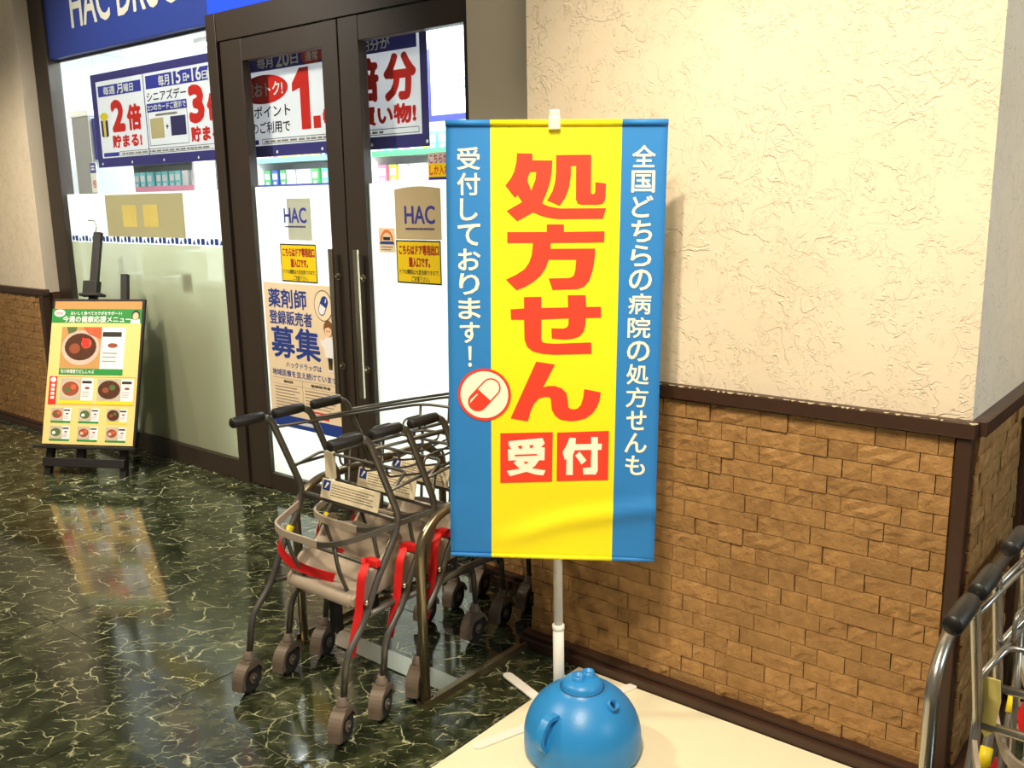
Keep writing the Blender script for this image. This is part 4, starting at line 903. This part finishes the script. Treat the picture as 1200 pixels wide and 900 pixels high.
    for k in range(5):
        y = 0.32+0.087*k; hw = 0.185 - 0.055*(k/4); z = 0.333-0.042*k/4
        MB().tube([(-hw, y, z), (hw, y, z)], 0.0036, 6).build('tray_bar', wire_m, c)
    MB().tube([(-0.118, 0.70, 0.255), (0.118, 0.70, 0.255)], 0.009, 8).build('front_bar', tube_m, c)
    MB().tube([(-0.215, 0.19, 0.475), (0.215, 0.19, 0.475)], 0.0065, 8).build('seat_bar', tube_m, c)
    MB().tube([(-w, 0.268, 0.605), (w, 0.268, 0.605)], 0.009, 8).build('cross_bar', tube_m, c)
    # notice plate on the cross bar
    pl = link('notice_plate', MB().box(-0.135, 0.135, -0.0025, 0.0025, -0.008, 0.056, 0.002).mesh('notice_plate', PLATE), c); pl.location = (0.015, 0.258, 0.62); pl.rotation_euler = (R(-14), 0, 0)
    polys_part(pl, 'fine_print', scribble(-0.085, 0.004, 0.12, 0.046, 5, 0.35, 21), -0.0032, INK_G)
    sheet(pl, 'blue_mark', -0.126, 0.02, -0.092, 0.052, -0.0032, INK)
    poly_part(pl, 'white_mark', [(-0.118, 0.026), (-0.112, 0.026), (-0.098, 0.044), (-0.108, 0.046)], -0.0038, P_WHITE)
    # child guard: plastic rear part, metal arms
    gd = [(-w, 0.255, 0.572), (-0.205, 0.185, 0.558), (-0.17, 0.105, 0.55), (-0.09, 0.082, 0.548), (0.095, 0.082, 0.55), (0.165, 0.125, 0.565), (w, 0.255, 0.592)]
    gp = fillet(gd, 0.045, 5); cut = next(i for i, p in enumerate(gp) if p.x > 0.06)
    b = MB()
    def strip(path, hgt, m, name):
        bb = MB(); rows = []
        for i, p in enumerate(path):
            t = (path[min(i+1, len(path)-1)] - path[max(i-1, 0)]); t.z = 0; t.normalize(); nn = Vector((-t.y, t.x, 0))*0.004
            rows.append([bb.bm.verts.new(p + nn*q + Vector((0, 0, hgt*h))) for q, h in ((-1, -0.5), (1, -0.5), (1, 0.5), (-1, 0.5))])
        for r0, r1 in zip(rows, rows[1:]):
            for k in range(4): bb.bm.faces.new((r0[k], r0[(k+1) % 4], r1[(k+1) % 4], r1[k]))
        bb.bm.faces.new(rows[0][::-1]); bb.bm.faces.new(rows[-1]); return bb.build(name, m, c)
    b.bm.free(); strip(gp[:cut+1], 0.022, SEAT, 'guard_sleeve'); strip(gp[cut:], 0.016, tube_m, 'guard_arm')
    # bucket seat
    st = MB(); nu, nv = 12, 10; g = []
    for j in range(nv+1):
        row = []; v = j/nv
        for i in range(nu+1):
            u = i/nu*2-1
            if v < 0.15: y, z = 0.130 + 0.02*(v/0.15), 0.350 + 0.035*(v/0.15)
            elif v < 0.55: t = (v-0.15)/0.4; y, z = 0.15 + 0.15*t, 0.385 - 0.012*math.sin(math.pi*t)
            else: t = (v-0.55)/0.45; y, z = 0.30 + 0.035*t, 0.385 + 0.140*t - 0.05*t*abs(u)**3
            rim = max(0.0, abs(u)-0.62)/0.38; rise = 0.5 - 0.5*math.cos(math.pi*min(1, max(0, (v-0.10)/0.42)))
            z += rim**1.3*(0.105*rise if v < 0.55 else 0.105*(1-(v-0.55)/0.45*0.75))
            row.append(st.bm.verts.new((u*(0.152 if v > 0.1 else 0.146), y, z)))
        g.append(row)
    for j in range(nv):
        for i in range(nu): st.bm.faces.new((g[j][i], g[j][i+1], g[j+1][i+1], g[j+1][i])).smooth = True
    so = st.build('child_seat', SEAT, c); sm = so.modifiers.new('shell', 'SOLIDIFY'); sm.thickness = 0.007; sm.offset = 0
    for sd in (-1, 1):
        wp = [(0.132, 0.352), (0.150, 0.352), (0.30, 0.372), (0.335, 0.40), (0.345, 0.515), (0.335, 0.532), (0.318, 0.532), (0.295, 0.512), (0.262, 0.470), (0.235, 0.452), (0.205, 0.446), (0.180, 0.428), (0.160, 0.398), (0.134, 0.378)]
        b = MB(); b.prism(wp, sd*0.146, sd*0.160, 'yz')
        bmesh.ops.recalc_face_normals(b.bm, faces=b.bm.faces[:]); bmesh.ops.bevel(b.bm, geom=b.bm.edges[:], offset=0.004, segments=2, affect='EDGES', profile=0.5)
        b.build('seat_side', SEAT, c)
    MB().tube([(-0.03, 0.22, 0.372), (-0.03, 0.22, 0.335)], 0.010, 10).build('seat_post', tube_m, c)
    MB().box(-0.046, -0.014, 0.204, 0.236, 0.19, 0.335, 0.004).build('post_sleeve', GRIP, c)
    MB().tube([(-0.19, 0.30, 0.332), (0.19, 0.30, 0.332)], 0.008, 8).build('under_bar', tube_m, c)
    MB().tube([(-0.03, 0.22, 0.335), (-0.03, 0.30, 0.332)], 0.007, 8).build('post_brace', tube_m, c)
    # red safety belts
    MB().ribbon(fillet([(-0.205, 0.165, 0.505), (-0.19, 0.13, 0.47), (-0.15, 0.135, 0.425), (-0.06, 0.155, 0.405), (0.02, 0.18, 0.397)], 0.04, 4), 0.030, 0.003, side=(0.3, 0.2, 1)).build('safety_belt', RED_BELT, c)
    MB().ribbon(fillet([(0.175, 0.175, 0.50), (0.205, 0.150, 0.495), (0.212, 0.125, 0.47), (0.205, 0.115, 0.36), (0.205, 0.075, 0.235)], 0.02, 4), 0.028, 0.003, side=(1, 0.2, 0)).build('safety_belt', RED_BELT, c)
    MB().box(0.190, 0.238, 0.160, 0.182, 0.487, 0.512, 0.005).build('belt_anchor', RED_BELT, c)
    MB().lathe([(0, -0.006), (0.009, -0.006), (0.009, 0.004), (0, 0.005)], (0.236, 0.12, 0.395), 12, 'x').build('bolt', CHROME, c)
    MB().tube([(-w*0.99, 0.19, 0.473), (-w*0.99, 0.212, 0.506)], 0.0135, 10, flat=0.85).build('yellow_tape', YEL, c)
    return c
CART_L = ['nearest dark grey shopping cart with red belts and a torn paper tag', 'middle dark grey shopping cart nested between the two others by the doors', 'innermost dark grey shopping cart, partly hidden behind the yellow banner']
def row_of_carts(tm, wm, ox, oy, labels, group, gaps=(0, 0.155, 0.31)):
    first = make_cart(tm, wm, labels[0], group)
    out = [first]
    for k in (1, 2):
        c = copy_tree(first); c['label'] = labels[k]; out.append(c)
    for k, c in enumerate(out): c.location = (ox, oy + gaps[k], 0)
    return out
carts = row_of_carts(STEEL_D, STEEL_W, -2.172, 1.556, CART_L, 'dark carts parked by the glass doors')
MB().box(-0.178, -0.136, 0.327, 0.341, 0.65, 0.742, 0.002).build('paper_tag', PLATE, carts[0])
rc = row_of_carts(STEEL_S, STEEL_SW, -0.091, 1.430, ['nearest silver shopping cart at the right picture edge', 'second silver shopping cart at the right picture edge', 'furthest silver shopping cart beside the pillar side wall'], 'silver carts right of the pillar', (0, 0.155, 0.395))
MB().prism([(-0.226, 0.70), (-0.196, 0.70), (-0.192, 0.66), (-0.198, 0.60), (-0.212, 0.585), (-0.222, 0.60), (-0.228, 0.655)], 0.262, 0.266).build('paper_tag', mat('yellowed_paper', (226, 210, 120), 0.6, var=0.2, vscale=60), rc[0])
MB().box(-0.245, -0.210, 0.10, 0.106, 0.30, 0.52, 0.002).build('yellow_tag', YEL, rc[0])

def cart_bay(m, ox, oy, y_end, label):
    b0 = thing('cart_bay', label, 'cart rack', (ox, oy, 0))
    for s, y0, zt in ((-1, 0.335, 0.585), (1, 0.29, 0.612)):
        x = -0.368 if s < 0 else 0.284
        r = MB(); r.box(x-0.022, x+0.022, y0-0.012, y_end, 0.0, 0.008); r.box(x+(0.015 if s > 0 else -0.022), x+(0.022 if s > 0 else -0.015), y0-0.012, y_end, 0.008, 0.026); r.build('floor_rail', m, b0)
        hp = [(x, y0+0.008, 0.008), (x, y0+0.006, zt-0.07), (x, y0+0.10, zt), (x, y_end-0.12, zt), (x, y_end-0.03, zt-0.07), (x, y_end-0.03, 0.008)]
        MB().tube(fillet(hp, 0.10, 7), 0.0155, 14).build('hoop', m, b0)
        for yy in (y0+0.05, y0+0.30): MB().lathe([(0.009, 0.008), (0.009, 0.014), (0.005, 0.017), (0, 0.017)], (x-0.003*s, yy, 0), 10).build('bolt', CHROME, b0)
    MB().box(-0.346, 0.262, 0.385, 0.475, 0.0005, 0.005).build('cross_plate', STEEL_S, b0)
    return b0
cart_bay(STEEL_B, -2.172, 1.556, 1.11, 'bronze tube parking bay around the dark shopping carts')
cart_bay(STEEL_S, -0.094, 1.632, 1.30, 'shiny tube parking bay around the silver shopping carts')

# ------------------------------------------------------------------ menu board on an easel
PHI = R(17)
me_ = thing('menu_easel', 'black wooden easel standing in front of the shop window', 'easel', (-5.435, 2.284, 0), R(29.3))
def lean(u, s, d=0.0): return (u, s*math.sin(PHI) - d*math.cos(PHI), s*math.cos(PHI) + d*math.sin(PHI))
def leanbox(parent, name, u0, u1, s0, s1, d0, d1, m, du=0.0, bev=0.0):
    b = MB(); b.box(u0, u1, -d1, -d0, s0, s1, bev)
    for v in b.bm.verts:
        k = (v.co.z-s0)/(s1-s0); v.co = Vector(lean(v.co.x + du*k, v.co.z, -v.co.y))
    return b.build(name, m, parent)
leanbox(me_, 'leg', -0.005, 0.035, 0.0, 1.02, -0.045, -0.010, BLACK, 0.05, 0.003)
leanbox(me_, 'leg', 0.485, 0.525, 0.0, 1.20, -0.045, -0.010, BLACK, -0.09, 0.003)
leanbox(me_, 'mast', 0.195, 0.245, 0.10, 1.455, -0.040, -0.012, BLACK, 0.0, 0.004)
leanbox(me_, 'crossbar', -0.005, 0.52, 0.055, 0.105, -0.010, 0.008, BLACK, 0, 0.003)
leanbox(me_, 'ledge', -0.05, 0.60, 0.160, 0.178, -0.03, 0.045, BLACK, 0, 0.003)
leanbox(me_, 'clamp', 0.175, 0.265, 1.075, 1.155, -0.03, 0.02, BLACK, 0, 0.004); leanbox(me_, 'clamp_lip', 0.16, 0.30, 1.062, 1.078, -0.03, 0.03, BLACK, 0, 0.002)
b = MB(); b.tube([lean(0.22, 1.02, -0.03), (0.22, 0.62, 0.012)], 0.02, 8); b.build('back_leg', BLACK, me_)
b = MB(); b.tube(fillet([lean(0.22, 1.45), lean(0.225, 1.49), lean(0.20, 1.525), lean(0.165, 1.52)], 0.02, 4), 0.0035, 6); b.build('wire_hook', CHROME, me_)
mb_ = thing('menu_board', 'cream weekly menu board with green heading and food photos on the easel', 'menu board', (-5.435, 2.284, 0), R(29.3))
u0, u1, s0, s1 = -0.012, 0.568, 0.182, 1.032
leanbox(mb_, 'board_frame', u0-0.004, u1+0.012, s0, s1+0.012, -0.008, 0.010, BLACK, 0, 0.002)
leanbox(mb_, 'tan_backing', u0+0.012, u1-0.004, s0+0.01, s1-0.002, 0.0100, 0.0110, TAN)
BW, S_T, BHT = u1-u0, s1-0.048, s1-0.048-s0-0.004
leanbox(mb_, 'menu_sheet', u0, u1, s0+0.004, S_T, 0.0112, 0.0135, BOARD)
def U(fx): return u0 + BW*fx
def S(fy): return S_T - BHT*fy
def ltf(v): return Vector(lean(v.x, v.z, -v.y))
def ms(name, a, b_, c_, d_, lv, m): return sheet(mb_, name, U(a), S(d_), U(c_), S(b_), -0.0135-0.0005*lv, m, 0.0003, ltf)
def mp_(name, poly, lv, m): return poly_part(mb_, name, poly, -0.0135-0.0005*lv, m, 0.0003, ltf)
def ml(items, lv, m, bold=0.0): return letters(mb_, [(s, U(a), S(d_), U(c_), S(b_)) for s, a, b_, c_, d_ in items], -0.0135-0.0005*lv, m, bold, 'lettering', ltf)
ms('green_heading', 0, 0, 1.0, 0.105, 1, GREEN)
ml([('おいしく食べてカラダをサポート!', 0.21, 0.018, 0.78, 0.045), ('今週の健康応援メニュー', 0.125, 0.052, 0.885, 0.100)], 2, P_WHITE, 0.02)
mp_('speech_bubble', ell(U(0.085), S(0.032), 0.036, 0.022, 20), 2, P_WHITE); polys_part(mb_, 'fine_print', scribble(U(0.045), S(0.044), U(0.125), S(0.022), 2, 0.5, 47), -0.015, INK_R, 0.0003, ltf)
mp_('figure_coat', [(U(0.88), S(0.105)), (U(0.985), S(0.105)), (U(0.98), S(0.075)), (U(0.93), S(0.066)), (U(0.885), S(0.078))], 2, P_WHITE)
mp_('figure_hair', ell(U(0.935), S(0.045), 0.026, 0.030, 16), 3, INK_K); mp_('figure_face', ell(U(0.935), S(0.052), 0.019, 0.022, 14), 4, SKIN)
def card(name, a, b_, c_, d_, pf, strip, kind, lv=1):
    ms('card', a, b_, c_, d_, lv, P_WHITE); px = a + (c_-a)*pf; sb = d_ - (d_-b_)*0.13
    ms('photo', a, b_, px, sb, lv+1, TAN if kind == 0 else (mat('photo_grey', (190, 180, 160), 0.5, var=0.15)))
    cx, cz = (U(a)+U(px))/2, (S(b_)+S(sb))/2; rw, rh = (U(px)-U(a))*0.47, (S(b_)-S(sb))*0.42
    mp_('bowl', ell(cx, cz, rw, rh, 24), lv+2, POT if kind != 2 else BROTH); mp_('food', ell(cx, cz+0.05*rh, rw*0.84, rh*0.78, 20), lv+3, [BROTH, MEAT, BROTH, VEG, MEAT][kind % 5])
    mp_('garnish', ell(cx+rw*0.3, cz+rh*0.25, rw*0.28, rh*0.3, 10), lv+4, CARROT if kind in (0, 1, 4) else VEG); mp_('garnish', ell(cx-rw*0.3, cz-rh*0.05, rw*0.3, rh*0.3, 10), lv+4, [MEAT, VEG, MEAT, P_WHITE, POT][kind % 5])
    ms('caption_strip', a, sb, c_, d_, lv+2, strip)
    ms('name_tag', px+(c_-px)*0.05, b_+(d_-b_)*0.10, px+(c_-px)*0.85, b_+(d_-b_)*0.20, lv+2, INK_K)
    q = (px+c_)/2; mp_('ingredient', ell(U(q), S(b_+(d_-b_)*0.38), (U(c_)-U(px))*0.22, (S(b_)-S(d_))*0.05, 10), lv+2, MEAT)
    polys_part(mb_, 'fine_print', scribble(U(px+(c_-px)*0.1), S(b_+(d_-b_)*0.75), U(px+(c_-px)*0.7), S(b_+(d_-b_)*0.5), 3, 0.25, 31), -0.0135-0.0005*(lv+2), INK_G, 0.0003, ltf)
card('main', 0.125, 0.135, 0.835, 0.49, 0.63, GREEN, 0)
mp_('photo_corner', [(U(0.36), S(0.135)), (U(0.572), S(0.135)), (U(0.572), S(0.225)), (U(0.43), S(0.19))], 3, CARROT); mp_('photo_corner', [(U(0.18), S(0.135)), (U(0.30), S(0.135)), (U(0.28), S(0.175)), (U(0.2), S(0.185))], 3, VEG)
mp_('soup_carrot', [(U(0.36), S(0.215)), (U(0.44), S(0.225)), (U(0.44), S(0.29)), (U(0.37), S(0.285))], 6, INK_R)
ml([('旬の味噌煮りだししゃぶ', 0.145, 0.450, 0.52, 0.480)], 4, P_WHITE, 0.01)
ms('orange_frame', 0.03, 0.503, 0.985, 0.712, 1, ORANGE); ms('frame_inside', 0.034, 0.507, 0.981, 0.708, 2, BOARD); ms('red_tab', 0.03, 0.503, 0.118, 0.712, 3, INK_R)
mp_('tab_ring', ell(U(0.075), S(0.528), 0.018, 0.016, 16), 4, P_WHITE); polys_part(mb_, 'fine_print', [[(U(0.055), S(z+0.02)), (U(0.095), S(z+0.02)), (U(0.095), S(z)), (U(0.055), S(z))] for z in (0.56, 0.59, 0.62, 0.65)], -0.0155, P_WHITE, 0.0003, ltf)
card('a', 0.155, 0.515, 0.525, 0.703, 0.64, YEL, 1, 3); card('b', 0.57, 0.515, 0.965, 0.703, 0.66, YEL, 2, 3)
for row, (fy0, fy1) in enumerate(((0.735, 0.845), (0.868, 0.978))):
    for k_, (fa, fb) in enumerate(((0.075, 0.30), (0.385, 0.61), (0.695, 0.92))):
        card('c', fa, fy0, fb, fy1, 0.62, YEL if (row, k_) == (0, 2) else GREEN, (1, 3, 2, 3, 4, 4)[row*3+k_])
for p in [o for o in SC.objects if o.type == 'MESH' and o.parent is None and 'label' not in o]: print('UNLABELLED', p.name)
